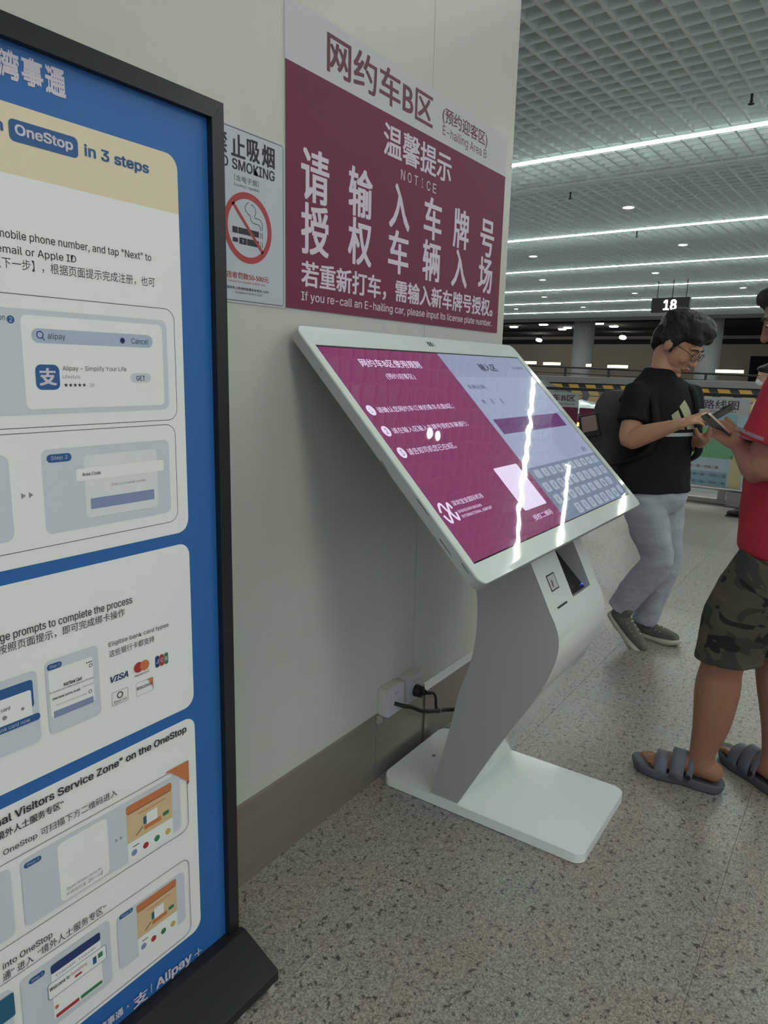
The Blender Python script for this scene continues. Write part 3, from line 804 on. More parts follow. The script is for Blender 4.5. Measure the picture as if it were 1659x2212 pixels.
# housing: a rounded slab
def slab(u0, v0, u1, v1, r, d0, d1, m, name, parent, bev=0, seg=8):
    bm = bmesh.new(); pts = rr(u0, v0, u1, v1, r, seg)
    A = [bm.verts.new(kc+kux*u+kuy*v+kn*d0) for u, v in pts]; B = [bm.verts.new(kc+kux*u+kuy*v+kn*d1) for u, v in pts]
    bm.faces.new(list(reversed(A))); t = bm.faces.new(B)
    for i in range(len(pts)): bm.faces.new((A[i], A[(i+1) % len(pts)], B[(i+1) % len(pts)], B[i]))
    if bev: bmesh.ops.bevel(bm, geom=list(t.edges), offset=bev, segments=2, affect='EDGES', profile=.5)
    bmesh.ops.recalc_face_normals(bm, faces=bm.faces[:])
    return obj(name, bm, m, parent)
HU, HV = .673, .4165
slab(-HU, -HV, HU, HV, .03, -.030, -.004, M_whitem, 'screen_housing', ki)
slab(-HU+.03, -HV+.03, HU-.03, HV-.06, .03, -.046, -.0301, M_whitem, 'rear_cover', ki)
# glass bezel as a frame around the display
bm = bmesh.new()
o1 = rr(-HU+.001, -HV+.001, HU-.001, HV-.001, .028, 8)
du0, du1, dv0, dv1 = -.646, .634, -.361, .348
i1 = []
for k, (u, v) in enumerate(o1):
    i1.append((min(max(u, du0), du1), min(max(v, dv0), dv1)))
oo = rr(-HU+.001, -HV+.001, HU-.001, HV-.001, .028, 8); ii = rr(du0, dv0, du1, dv1, .0015, 8)
V = {}
for key, pts, d in (('a', oo, 0.0), ('b', ii, 0.0), ('c', oo, -.004), ('d', ii, -.004)):
    V[key] = [bm.verts.new(kc+kux*u+kuy*v+kn*d) for u, v in pts]
n = len(oo)
for i in range(n):
    j = (i+1) % n
    bm.faces.new((V['a'][i], V['a'][j], V['b'][j], V['b'][i])); bm.faces.new((V['c'][i], V['d'][i], V['d'][j], V['c'][j]))
    bm.faces.new((V['a'][i], V['c'][i], V['c'][j], V['a'][j])); bm.faces.new((V['b'][i], V['b'][j], V['d'][j], V['d'][i]))
bmesh.ops.recalc_face_normals(bm, faces=bm.faces[:])
obj('bezel', bm, M_bezel, ki)
pr = Print(kc+kn*.0003, kux, kuy, .0001)
for du, w in ((-.036, .004), (-.026, .010), (-.012, .010), (.002, .004)):
    pr.poly('camera_window', INK, [(du-w/2, .374), (du+w/2, .374), (du+w/2, .394), (du-w/2, .394)])
pr.build(ki)
for v0, v1, d in ((.268, .276, -.012), (-.155, -.205, -.006), (-.265, -.315, -.020), (-.345, -.375, -.010), (-.02, -.05, -.026)):
    bm = bmesh.new(); vs = [bm.verts.new(kc+kux*(-HU-.0004)+kuy*v+kn*dd) for v, dd in ((v0, d), (v1, d-.001), (v1, d-.0022), (v0, d-.002))]
    bm.faces.new(vs); obj('edge_scuff', bm, INK, ki)
# display and what it shows
dsp = slab(du0+.0003, dv0+.0003, du1-.0003, dv1-.0003, .001, -.004, -.0024, screen_mat('screen frame black', (20, 20, 24), .05), 'display', ki)
S_mar = screen_mat('screen maroon', (136, 62, 106), .75)
S_blue = screen_mat('screen pale blue', (158, 168, 194), .8)
S_hdr = screen_mat('screen header blue', (148, 158, 184), .8)
S_kb = screen_mat('screen keyboard blue', (122, 136, 160), .75)
S_key = screen_mat('screen key', (168, 180, 196), .75)
S_wht = screen_mat('screen white', (225, 212, 238), .95)
S_btn = screen_mat('screen purple button', (122, 78, 132), .6)
S_ink = screen_mat('screen ink', (60, 64, 84), .35)
S_pink = screen_mat('screen pink rule', (150, 80, 120), .62)
pr = Print(kc+kn*-.0022, kux, kuy, .00022)
dm = -.018; e = .004
pr.rect('screen_field', S_mar, du0+e, dv0+e, dm, dv1-e)
pr.rect('screen_field', S_blue, dm, dv0+e, du1-e, dv1-e)
pr.up()
pr.rect('header_bar', S_hdr, dm+.001, .239, du1-e-.001, dv1-e-.001)
pr.rect('input_bar', S_btn, .012, -.010, .580, .053)
pr.rect('keyboard_panel', S_kb, dm+.001, dv0+e+.001, du1-e-.001, -.151)
pr.rect('rule_line', S_pink, -.600, .1865, -.064, .188)
pr.up()
pr.text('screen_lettering', S_wht, '网约车B区使用规则', -.500, .274, -.186, .305, bold=.005)
pr.text('screen_lettering', S_wht, '(预约迎客区)', -.421, .2255, -.270, .251)
for k, (v0, v1) in enumerate(((.103, .138), (.032, .068), (-.040, -.003))):
    pr.ell('number_disc', S_wht, -.608, (v0+v1)/2, .0165, .0175)
pr.text('screen_lettering', S_wht, '请确认您网约车订单的乘车点是B区；', -.581, .108, -.176, .130)
pr.text('screen_lettering', S_wht, '请在输入区输入车牌号授权车辆通行；', -.581, .037, -.170, .0585)
pr.text('screen_lettering', S_wht, '请告知司机您已在B区。', -.581, -.033, -.330, -.0115)
pr.text('dark_screen_lettering', S_ink, '输入区', .215, .269, .350, .305, bold=.02)
pr.text('dark_screen_lettering', S_ink, 'English', .500, .279, .604, .297)
pr.text('dark_screen_lettering', S_ink, '车牌(必填)', .018, .1825, .142, .2045)
for ch, u in (('粤', .036), ('B', .104), ('D', .178)):
    pr.text('dark_screen_lettering', S_ink, ch, u, .118, u+(.022 if ch == '粤' else .012), .138)
pr.text('dark_screen_lettering', S_ink, '退出', .535, -.138, .575, -.116)
# airport emblem and words
for pts in ([(-.628, -.210), (-.616, -.190), (-.604, -.188), (-.597, -.206), (-.590, -.216), (-.583, -.202), (-.574, -.190), (-.567, -.207)],
            [(-.625, -.219), (-.616, -.238), (-.606, -.241), (-.598, -.222), (-.590, -.214), (-.581, -.232), (-.570, -.240), (-.564, -.219)]):
    pr.stroke('airport_emblem', S_wht, smooth_pts(pts, 5), .0085)
pr.text('screen_lettering', S_wht, '深圳宝安国际机场', -.554, -.2030, -.386, -.1870)
pr.text('screen_lettering', S_wht, 'SHENZHEN BAOAN', -.554, -.2250, -.426, -.2165)
pr.text('screen_lettering', S_wht, 'INTERNATIONAL AIRPORT', -.552, -.2405, -.381, -.2320)
pr.rect('blank_panel', S_wht, -.224, -.280, -.060, -.1235, .006)
pr.text('screen_lettering', S_wht, '授权二维码', -.206, -.319, -.069, -.300)
for row, u0, st, v0, v1, n_ in (('1234567890', .010, .0610, -.194, -.162, 10), ('QWERTYUIOP', .000, .0625, -.2485, -.212, 10), ('ASDFGHJKL', .012, .0650, -.297, -.2625, 9), ('ZXCVBNM', .110, .0655, -.3515, -.3125, 7)):
    for k, ch in enumerate(row):
        a = u0+st*k
        if a+.045 > du1-.006: continue
        pr.rect('key_cap', S_key, a, v0, a+.045, v1, .007)
pr.ell('key_cap', S_key, .592, -.327, .022, .019)
pr.up()
for k, (v0, v1) in enumerate(((.103, .138), (.032, .068), (-.040, -.003))):
    pr.text('dark_screen_lettering', S_ink, str(k+1), -.612, v0+.009, -.603 if k else -.607, v1-.009)
for row, u0, st, v0, v1 in (('1234567890', .010, .0610, -.194, -.162), ('QWERTYUIOP', .000, .0625, -.2485, -.212), ('ASDFGHJKL', .012, .0650, -.297, -.2625), ('ZXCVBNM', .110, .0655, -.3515, -.3125)):
    for k, ch in enumerate(row):
        a = u0+st*k
        if a+.045 > du1-.006: continue
        pr.text('dark_screen_lettering', S_ink, ch, a+.017, v0+.009, a+(.028 if ch not in '1IJ' else .021), v1-.009)
pr.build(dsp)

# ================================================================== STANDING POSTER
st = empty('poster_stand', (.60, 1.12, 0), 'tall black framed standing poster with blue and white mobile payment steps', 'sign stand')
fx0, fx1, fz0, fz1 = .02, 1.054, .062, 1.945
fy0, fy1 = 1.116, 1.146
bw = .034
def mitre(name, pts):
    bm = bmesh.new(); A = [bm.verts.new((x, fy0+.004*k, z)) for x, z, k in pts]; B = [bm.verts.new((x, fy1, z)) for x, z, k in pts]
    bm.faces.new(A); bm.faces.new(list(reversed(B)))
    for i in range(4): bm.faces.new((A[i], B[i], B[(i+1) % 4], A[(i+1) % 4]))
    bmesh.ops.recalc_face_normals(bm, faces=bm.faces[:])
    return obj(name, bm, M_black, st)
g_ = .0004
mitre('frame_bar', [(fx0, fz1, 1), (fx1, fz1, 1), (fx1-bw, fz1-bw, 0), (fx0+bw, fz1-bw, 0)])
mitre('frame_bar', [(fx1, fz1-g_, 1), (fx1, fz0, 1), (fx1-bw, fz0+bw, 0), (fx1-bw, fz1-bw-g_, 0)])
mitre('frame_bar', [(fx0, fz0, 1), (fx0, fz1-g_, 1), (fx0+bw, fz1-bw-g_, 0), (fx0+bw, fz0+bw, 0)])
mitre('frame_bar', [(fx0, fz0-g_, 1), (fx0+bw, fz0+bw-g_, 0), (fx1-bw, fz0+bw-g_, 0), (fx1, fz0-g_, 1)])
py = 1.131
obj('poster_print', bx(fx0+bw-.004, fx1-bw+.004, py, py+.004, fz0+.02, fz1-bw+.004), mat('poster blue', (46, 104, 172), rough=.4, spec=.4), st)
obj('back_panel', bx(fx0+.005, fx1-.005, py+.006, fy1-.001, fz0+.005, fz1-.005), M_black, st)
# sloping foot, front and back
foot = [(fy0+.004, .013), (.995, .013), (.991, .018), (.991, .046), (1.104, .083), (1.1157, .083), (1.1157, .013)]
obj('foot', extrude_poly([(.992, .016), (.991, .040), (.994, .044), (1.100, .098), (1.1155, .098), (1.1155, .016)], .0, 1.056, 'x'), M_black, st)
obj('foot', extrude_poly([(1.290, .016), (1.291, .030), (1.180, .085), (1.1465, .085), (1.1465, .016)], .0, 1.056, 'x'), M_black, st)
for x, y in ((.95, 1.0), (.12, 1.0), (.95, 1.27), (.12, 1.27)):
    bm = bmesh.new(); add_cyl(bm, (x, y+.01, 0), (x, y+.01, .017), .012, .010, 16)
    obj('levelling_foot', bm, M_steel_hi, st)
obj('levelling_foot', cyl((1.036, .999, 0), (1.036, .999, .017), .011, .009, 16), M_steel_hi, st)

P_w = mat('poster white', (240, 240, 238), rough=.55, spec=.25)
P_cream = mat('poster cream', (232, 216, 186), rough=.55, spec=.25)
P_blue = mat('poster mid blue', (46, 92, 148), rough=.5)
P_g1 = mat('poster grey tint', (208, 213, 218), rough=.55)
P_g2 = mat('poster light tint', (228, 230, 230), rough=.55)
P_sb = mat('poster search bar', (176, 190, 210), rough=.55)
P_ink = mat('poster ink', (52, 54, 58), rough=.6)
P_lg = mat('poster light grey ink', (140, 142, 146), rough=.6)
P_lav = mat('poster lavender button', (136, 148, 182), rough=.55)
P_or = mat('poster orange', (206, 122, 76), rough=.55)
P_pc = mat('poster peach', (218, 188, 146), rough=.55)
P_rd = mat('poster red', (178, 52, 52), rough=.55)
P_gn = mat('poster green', (58, 128, 88), rough=.55)
P_ye = mat('poster yellow', (206, 176, 80), rough=.55)
P_wl = mat('poster white lettering', (216, 222, 226), rough=.5)
P_nv = mat('poster navy', (40, 58, 110), rough=.5)
P_tl = mat('poster teal', (40, 96, 128), rough=.5)
pr = Print((0, py-.0003, 0), (1, 0, 0), (0, 0, 1), .00022)
L_, R_ = .12, .9455
pr.rect('card', P_cream, L_, 1.112, R_, 1.826, .026)
pr.rect('card', P_w, L_, .726, R_, 1.088, .026)
pr.rect('card', P_w, L_, .168, R_, .701, .026)
T = lambda *a, **k: pr.text('lettering', P_ink, *a, **k)
pr.up()
pr.poly('card', P_w, [(L_, 1.138), (L_+.01, 1.118), (L_+.026, 1.112), (R_-.026, 1.112), (R_-.008, 1.119), (R_, 1.138), (R_, 1.724), (L_, 1.727)])
pr.up()
pr.text('white_lettering', P_wl, '湾', .620, 1.859, .652, 1.899, bold=.05)
pr.text('white_lettering', P_wl, '事', .6555, 1.859, .6895, 1.899, bold=.05)
pr.text('white_lettering', P_wl, '通', .693, 1.858, .727, 1.899, bold=.05)
pr.text('white_lettering', P_wl, '大', .584, 1.859, .616, 1.899, bold=.05)
pr.rect('pill', P_blue, .629, 1.7735, .7428, 1.805, .008)
pr.text('blue_lettering', P_blue, 'in 3 steps', .754, 1.7765, .8813, 1.7995, bold=.04)
pr.text('blue_lettering', P_blue, 'Register on', .47, 1.779, .6205, 1.801, bold=.04)
T('Enter your mobile phone number, and tap "Next" to', .522, 1.628, .8787, 1.644, bold=.005)
T('link it with your email or Apple ID', .476, 1.606, .7277, 1.621, bold=.005)
T('点击【下一步】，根据页面提示完成注册，也可', .555, 1.586, .8846, 1.603)
# option boxes
pr.frame('outline', P_ink, .15, 1.340, .9265, 1.550, .022, .0011)
pr.frame('outline', P_ink, .15, 1.1375, .9200, 1.3325, .022, .0011)
pr.rect('tint_panel', P_g1, .17, 1.361, .9075, 1.528, .014)
pr.rect('tint_panel', P_g1, .17, 1.158, .588, 1.300, .014)
pr.rect('tint_panel', P_g1, .6422, 1.158, .9030, 1.303, .012)
pr.poly('arrow', P_lg, [(.604, 1.225), (.604, 1.2355), (.612, 1.230)]); pr.poly('arrow', P_lg, [(.617, 1.225), (.617, 1.2355), (.6245, 1.230)])
pr.up()
pr.rect('white_panel', P_w, .6245, 1.370, .8965, 1.519, .010)
T('on', .590, 1.508, .6005, 1.515)
pr.ell('badge', P_blue, .6090, 1.510, .0062)
pr.rect('pill', P_blue, .6515, 1.280, .6966, 1.2940, .007)
pr.rect('white_panel', P_g2, .719, 1.1745, .8735, 1.287, .008)
pr.up()
pr.rect('search_bar', P_sb, .6405, 1.476, .8741, 1.499, .0115)
pr.rect('white_panel', P_w, .703, 1.243, .889, 1.2645, .004)
pr.rect('button', P_lav, .728, 1.190, .8642, 1.2095, .001)
pr.text('grey_lettering', P_lg, 'Enter your mobile number', .772, 1.226, .8463, 1.232)
pr.text('white_lettering', P_wl, 'OneStop', .638, 1.7798, .7335, 1.799, bold=.04)
pr.rect('app_icon', P_blue, .6428, 1.401, .6845, 1.442, .010)
T('Alipay - Simplify Your Life', .6905, 1.4305, .8143, 1.4405)
pr.text('grey_lettering', P_lg, 'Lifestyle', .6898, 1.418, .722, 1.4258)
pr.text('grey_lettering', P_lg, '1M', .739, 1.405, .7475, 1.4115)
for k in range(5):
    cx = .695+.0084*k
    pr.poly('star', P_ink, [(cx+.0038*(1 if i % 2 == 0 else .45)*math.sin(i*PI/5), 1.4085+.0038*(1 if i % 2 == 0 else .45)*math.cos(i*PI/5)) for i in range(10)])
pr.rect('pill', P_g1, .8223, 1.4125, .8670, 1.4295, .0085)
pr.up()
pr.text('blue_lettering', P_nv, 'GET', .8347, 1.4158, .8541, 1.4248, bold=.02)
pr.ring('search_glyph', P_nv, .655, 1.489, .0062, .0016, 20); pr.stroke('search_glyph', P_nv, [(.659, 1.4845), (.6625, 1.4805)], .0016)
T('alipay', .668, 1.4808, .699, 1.4930)
pr.ell('search_glyph', P_nv, .809, 1.4866, .0052)
pr.text('blue_lettering', P_nv, 'Cancel', .8276, 1.482, .8646, 1.492)
T('Area Code', .7144, 1.251, .7506, 1.257, bold=.015)
pr.text('white_lettering', P_wl, '支', .6485, 1.408, .6788, 1.4365, bold=.04)
pr.text('white_lettering', P_wl, '2', .6068, 1.5065, .6112, 1.5137)
pr.text('white_lettering', P_wl, 'Step 2', .6590, 1.283, .6890, 1.2910)
pr.stroke('search_glyph', P_w, [(.8068, 1.4844), (.8112, 1.4888)], .0012); pr.stroke('search_glyph', P_w, [(.8068, 1.4888), (.8112, 1.4844)], .0012)
# third card
T('Follow the page prompts to complete the process', .456, .9905, .8031, 1.009, bold=.005)
T('按照页面提示，即可完成绑卡操作', .545, .9730, .7857, .9895)
T('Eligible bank card types', .7474, .920, .886, .9315)
T('这些银行卡都支持', .7472, .901, .850, .9145)
pr.text('card_logo', P_nv, 'VISA', .747, .849, .7863, .862, bold=.04, shear=.25)
pr.ell('card_logo', P_rd, .8105, .8595, .0108); pr.up(); pr.ell('card_logo', P_or, .8245, .8595, .0108); pr.up(-1)
pr.text('card_logo', P_ink, 'mastercard', .8007, .8415, .834, .8465)
for k, m in enumerate((P_nv, P_rd, P_gn)):
    pr.rect('card_logo', m, .8500+.011*k, .8438, .8500+.011*k+.0098, .8685, .004)
pr.frame('card_logo', P_lg, .7480, .8010, .7840, .8285, .002, .0008)
pr.ring('card_logo', P_ink, .7660, .8185, .0068, .002, 20); pr.text('card_logo', P_ink, 'Diners Club', .7525, .8045, .780, .8100)
pr.frame('card_logo', P_lg, .8025, .7995, .8430, .828, .002, .0006)
pr.poly('card_logo', P_or, [(.8425, .8275), (.8425, .802), (.8405, .812), (.835, .8215), (.828, .8275)])
pr.text('card_logo', P_ink, 'DISCOVER', .8045, .8125, .8395, .8185, bold=.02)
pr.up()
for k, ch in enumerate('JCB'):
    pr.text('card_logo', P_wl, ch, .8520+.011*k, .852, .8578+.011*k, .8605, bold=.03)
pr.rect('phone_mockup', P_g1, .6213, .797, .7240, .9350, .010)
pr.rect('phone_mockup', P_g1, .500, .795, .6058, .9275, .010)
pr.up()
pr.rect('white_panel', P_w, .6263, .828, .7121, .9160, .004)
pr.rect('phone_mockup', P_blue, .500, .862, .5976, .913, .006)
pr.rect('pill', P_blue, .6245, .9165, .6524, .9280, .006)
pr.up()
pr.rect('white_panel', P_w, .500, .838, .5935, .895, .004)
pr.up()
pr.rect('pill', P_blue, .48, .8355, .6065, .8485, .006)
T('Add bank card', .505, .8735, .556, .8800, bold=.01)
pr.ell('phone_mockup', P_lg, .546, .862, .004); pr.ell('phone_mockup', P_lg, .577, .866, .003)
T('Add Bank Card', .6525, .8785, .688, .8855, bold=.02)
T('Do not share card number to protect your information', .6266, .8722, .7129, .8768)
T('Enter bank card no. to add', .6306, .8598, .6838, .8645, bold=.02)
pr.text('grey_lettering', P_lg, 'Card no. accepted', .6885, .8620, .7110, .8655)
pr.text('grey_lettering', P_lg, 'Tap to scan the bank card number', .6347, .8465, .6965, .8500)
pr.ring('phone_mockup', P_ink, .7035, .8500, .0036, .001, 14); pr.ring('phone_mockup', P_ink, .7075, .9000, .0036, .001, 14)
for k in range(3): pr.rect('phone_mockup', P_ink, .6985+.0045*k, .906, .7018+.0045*k, .908)
pr.rect('button', P_lav, .6311, .8260, .7091, .8385, .001)
pr.up()
pr.text('white_lettering', P_wl, 'Add bank card now', .510, .8385, .588, .8455)
pr.text('white_lettering', P_wl, 'Step 3', .6295, .919, .6480, .9255)
# fourth card
pr.text('bold_lettering', P_ink, 'Search "International Visitors Service Zone" on the OneStop', .335, .6690, .9212, .6885, bold=.03)
T('境外人士服务专区”', .515, .6470, .6366, .6625, bold=.015)
T('OneStop', .5235, .6125, .5838, .6255, bold=.005)
T('可扫描下方二维码进入', .5909, .6130, .7470, .6285)
pr.frame('outline', P_ink, .15, .4395, .9190, .5990, .020, .0011)
pr.frame('outline', P_ink, .15, .1775, .9160, .3720, .020, .0011)
for a, z0, b, z1 in ((.5505, .4535, .8977, .587), (.19, .4535, .532, .587), (.7304, .2205, .9008, .346), (.5317, .2100, .7135, .355), (.19, .2100, .515, .355)):
    pr.rect('tint_panel', P_g1, a, z0, b, z1, .010)
T('into OneStop', .505, .3965, .5969, .4125, bold=.005)
T('通” 进入', .5034, .3760, .5591, .3925)
T('“境外人士服务专区”', .5673, .3770, .7081, .3945)
pr.up()
pr.poly('ribbon', P_rd, [(.8625, .603), (.868, .605), (.885, .5995)]); pr.poly('ribbon', P_rd, [(.919, .5475), (.9235, .553), (.919, .575)])
pr.up(); pr.poly('ribbon', P_or, [(.868, .605), (.9235, .605), (.9235, .553)]); pr.up(-1)
pr.rect('pill', P_blue, .5557, .5675, .5882, .5785, .006); pr.rect('pill', P_blue, .5466, .3335, .5775, .3455, .006); pr.rect('pill', P_blue, .7354, .3355, .7682, .3455, .006)
pr.rect('white_panel', P_w, .6184, .4575, .7211, .5790, .010)
pr.text('grey_lettering', P_lg, 'Open Alipay to scan', .630, .4735, .7045, .4815); pr.text('grey_lettering', P_lg, '打开支付宝【扫一扫】', .630, .4630, .7050, .4715)
pr.poly('arrow', P_lg, [(.737, .513), (.737, .521), (.743, .517)]); pr.poly('arrow', P_lg, [(.7475, .513), (.7475, .521), (.7535, .517)])
for (a, b, z0, z1) in ((.7637, .8760, .450, .5765), (.7759, .8784, .219, .3415)):
    h = z1-z0
    pr.rect('app_mockup', P_w, a, z0, b, z1, .006)
    pr.up(0)
    pr.up()
    pr.rect('app_mockup', P_pc, a, z0+h*.34, b, z1-h*.14); pr.rect('app_mockup', P_or, a, z1-h*.15, b, z1, .005)
    for k, m in enumerate((P_lav, P_rd, P_gn, P_ye)):
        pr.ell('app_mockup', m, a+(b-a)*(.13+.25*k), z0+h*.13, h*.055)
    pr.up()
    w = b-a
    pr.rect('app_mockup', P_w, a+w*.42, z0+h*.50, a+w*.66, z0+h*.70, .002); pr.rect('app_mockup', P_or, a+w*.36, z0+h*.42, a+w*.74, z0+h*.50, .002)
    pr.rect('app_mockup', P_tl, a+w*.35, z0+h*.52, a+w*.42, z0+h*.66, .002); pr.rect('app_mockup', P_gn, a+w*.78, z0+h*.46, a+w*.92, z0+h*.53, .002)
    pr.stroke('app_mockup', P_ink, [(a+w*.18, z0+h*.41), (a+w*.34, z0+h*.50)], .002)
    pr.rect('app_mockup', P_or, a+w*.25, z1-h*.24, a+w*.85, z1-h*.225); pr.rect('app_mockup', P_ink, a+w*.10, z0+h*.235, a+w*.24, z0+h*.25)
    pr.up(-2)
pr.up(2)
pr.rect('app_mockup', P_w, .5879, .222, .6913, .325, .006)
pr.up(); pr.rect('app_mockup', P_nv, .5879, .3235, .6913, .3425, .005)
pr.up(); pr.rect('app_mockup', P_w, .579, .2725, .7023, .3065, .006)
pr.up()
pr.frame('outline', P_tl, .579, .2725, .7023, .3065, .006, .001)
pr.text('bold_lettering', P_ink, 'Welcome to', .5824, .290, .6230, .2985, bold=.02); pr.text('red_lettering', P_rd, 'Guangdong', .6250, .290, .6592, .2985)
pr.rect('app_mockup', P_rd, .633, .281, .648, .286, .002)
pr.rect('app_mockup', P_tl, .672, .280, .680, .296); pr.rect('app_mockup', P_gn, .6835, .286, .694, .297, .002)
pr.rect('app_mockup', P_rd, .5914, .2250, .6389, .2325, .001); pr.rect('app_mockup', P_gn, .6425, .2250, .6890, .2325, .001)
pr.ell('app_mockup', P_or, .594, .2485, .004)
pr.text('grey_lettering', P_lg, 'Transit Travel', .5950, .3130, .6800, .3180)
pr.rect('app_mockup', P_tl, .480, .296, .5186, .345, .004)
pr.text('white_lettering', P_wl, 'Step 2', .5610, .5705, .5830, .5765); pr.text('white_lettering', P_wl, 'Step 2', .5510, .3365, .5730, .3425); pr.text('white_lettering', P_wl, 'Step 3', .7400, .3380, .7630, .3435)
# bottom line
pr.text('white_lettering', P_wl, '大湾事通', .655, .113, .7320, .133, bold=.03)
pr.text('white_lettering', P_wl, '×', .7400, .119, .7460, .126)
pr.text('white_lettering', P_wl, '支', .7560, .1020, .7930, .1310, bold=.04)
pr.rect('white_lettering', P_wl, .8015, .1075, .8030, .1305)
pr.text('white_lettering', P_wl, 'Alipay', .8140, .0985, .9130, .1290, bold=.04)
pr.stroke('white_lettering', P_wl, [(.9210, .1110), (.9420, .1110)], .0028); pr.stroke('white_lettering', P_wl, [(.9330, .1005), (.9330, .1215)], .0028)
pr.build([c for c in st.children if c.name.startswith('poster_print')][0])
#PEOPLE
# ================================================================== PEOPLE
from mathutils.bvhtree import BVHTree
def V3(*a): return Vector(a)
def prim_tube(bm, pts, rad, n=16): add_tube(bm, pts, rad, n)
def rod_curve(bm, pts, rad, sub=4, n=14, cap=True):
    P = smooth_pts([tuple(p)+(r,) for p, r in zip(pts, rad)], sub)
    add_tube(bm, [p[:3] for p in P], [p[3] for p in P], n, cap)
def head_frame(C, F, pitch, S, yawm=None):
    F = Vector((F[0], F[1], 0)).normalized(); l = Vector((-F.y, F.x, 0))
    f = F*math.cos(pitch) - Vector((0, 0, 1))*math.sin(pitch); u = F*math.sin(pitch) + Vector((0, 0, 1))*math.cos(pitch)
    M = Matrix(((l.x, f.x, u.x, 0), (l.y, f.y, u.y, 0), (l.z, f.z, u.z, 0), (0, 0, 0, 1)))
    C = Vector(C)
    def at(a, b, c): return C + (l*a + f*b + u*c)*S
    def ell(bm, c, r, seg=20): add_ell(bm, at(*c), tuple(x*S for x in r), M, seg)
    return at, ell, M
def head_skin(bm, at, ell, S, neck):
    ell(bm, (0, -.012, .030), (.075, .092, .086)); ell(bm, (0, .028, -.030), (.062, .062, .080)); ell(bm, (0, .034, -.082), (.044, .048, .034))
    ell(bm, (0, .066, -.108), (.020, .022, .014)); ell(bm, (0, .070, .018), (.052, .020, .014))
    add_tube(bm, [at(0, .086, .004), at(0, .098, -.022), at(0, .104, -.038)], [.007*S, .009*S, .012*S], 10)
    ell(bm, (.011, .094, -.041), (.008, .010, .007)); ell(bm, (-.011, .094, -.041), (.008, .010, .007))
    ell(bm, (0, .082, -.070), (.023, .014, .011)); ell(bm, (.036, .060, -.035), (.022, .022, .024)); ell(bm, (-.036, .060, -.035), (.022, .022, .024))
    for s in (-1, 1):
        ell(bm, (s*.077, -.008, -.012), (.008, .019, .030)); ell(bm, (s*.073, .0, -.020), (.012, .012, .018))
    nb = [Vector(p) for p in neck]
    add_tube(bm, nb + [at(0, -.030, -.045)], [.066*S, .051*S, .051*S][:len(nb)+1] if len(nb) == 2 else [.066*S, .056*S], 18)
def face_bits(par, at, ell, S, M, look=-.3, skin=None):
    for s in (-1, 1):
        bm = bmesh.new(); ell(bm, (s*.030, .0775, -.002), (.0135, .011, .0065), 14); e = obj('eye', bm, mat('eye white', (200, 196, 190), rough=.2), par, True)
        bm = bmesh.new(); ell(bm, (s*.030, .0860, -.004), (.0055, .0035, .0052), 12); obj('iris', bm, mat('dark iris', (30, 22, 18), rough=.2), e, True)
        bm = bmesh.new(); ell(bm, (s*.030, .0800, .0045), (.0160, .0115, .0050), 14); obj('eyelid', bm, skin, par, True)
        bm = bmesh.new(); add_tube(bm, [at(s*.014, .0900, .0175), at(s*.030, .0905, .0215), at(s*.048, .0800, .0175)], [.0032*S, .0036*S, .002*S], 8); obj('eyebrow', bm, M_hair, par, True)
    bm = bmesh.new(); ell(bm, (0, .0935, -.0655), (.022, .006, .0042), 16); ell(bm, (0, .0930, -.0735), (.018, .006, .0050), 16)
    obj('lips', bm, mat('lips', (158, 92, 84), rough=.45), par, True)
def hand(bm, wrist, d, back, side, curls, S=1.0, thumb=(.75, .7, -.25), spread=.0):
    """palm and five fingers; d = finger direction, back = back of the hand, side = towards the thumb"""
    w = Vector(wrist); d = Vector(d).normalized(); back = Vector(back); back = (back - d*back.dot(d)).normalized()
    sd = Vector(side); sd = (sd - d*sd.dot(d) - back*sd.dot(back)).normalized()
    M = Matrix(((sd.x, d.x, back.x, 0), (sd.y, d.y, back.y, 0), (sd.z, d.z, back.z, 0), (0, 0, 0, 1)))
    add_ell(bm, w + d*.048*S, (.041*S, .052*S, .0155*S), M, 18)
    add_ell(bm, w + d*.030*S + sd*.020*S - back*.004*S, (.020*S, .034*S, .016*S), M, 14)
    add_tube(bm, [w - d*.01*S, w + d*.03*S], [.026*S, .024*S], 14)
    for i, (ln, r) in enumerate(((.072, .0088), (.080, .0092), (.074, .0088), (.058, .0078))):
        b = w + d*(.083 - .004*abs(i-1))*S + sd*(.031 - .0205*i)*S
        dirv = (d + sd*spread*(1.5-i)).normalized(); ang = 0; pts = [b - dirv*.014*S, b]; c = curls[i]
        p = b
        for j, fr in enumerate((.45, .31, .24)):
            ang += c*(.55 if j == 0 else 1.0)
            v = dirv*math.cos(ang) - back*math.sin(ang)
            p = p + v*ln*fr*S; pts.append(p)
        add_tube(bm, pts, [r*S*1.08, r*S*1.08, r*S, r*S*.92, r*S*.80], 12)
    tb = w + d*.022*S + sd*.026*S
    t1 = (d*thumb[0] + sd*thumb[1] + back*thumb[2]).normalized(); t2 = (t1 + d*.35 - sd*.12).normalized()
    p1 = tb + t1*.040*S; p2 = p1 + t2*.034*S; p3 = p2 + (t2 + d*.1).normalized()*.022*S
    add_tube(bm, [tb, p1, p2, p3], [.0150*S, .0118*S, .0108*S, .0090*S], 12)
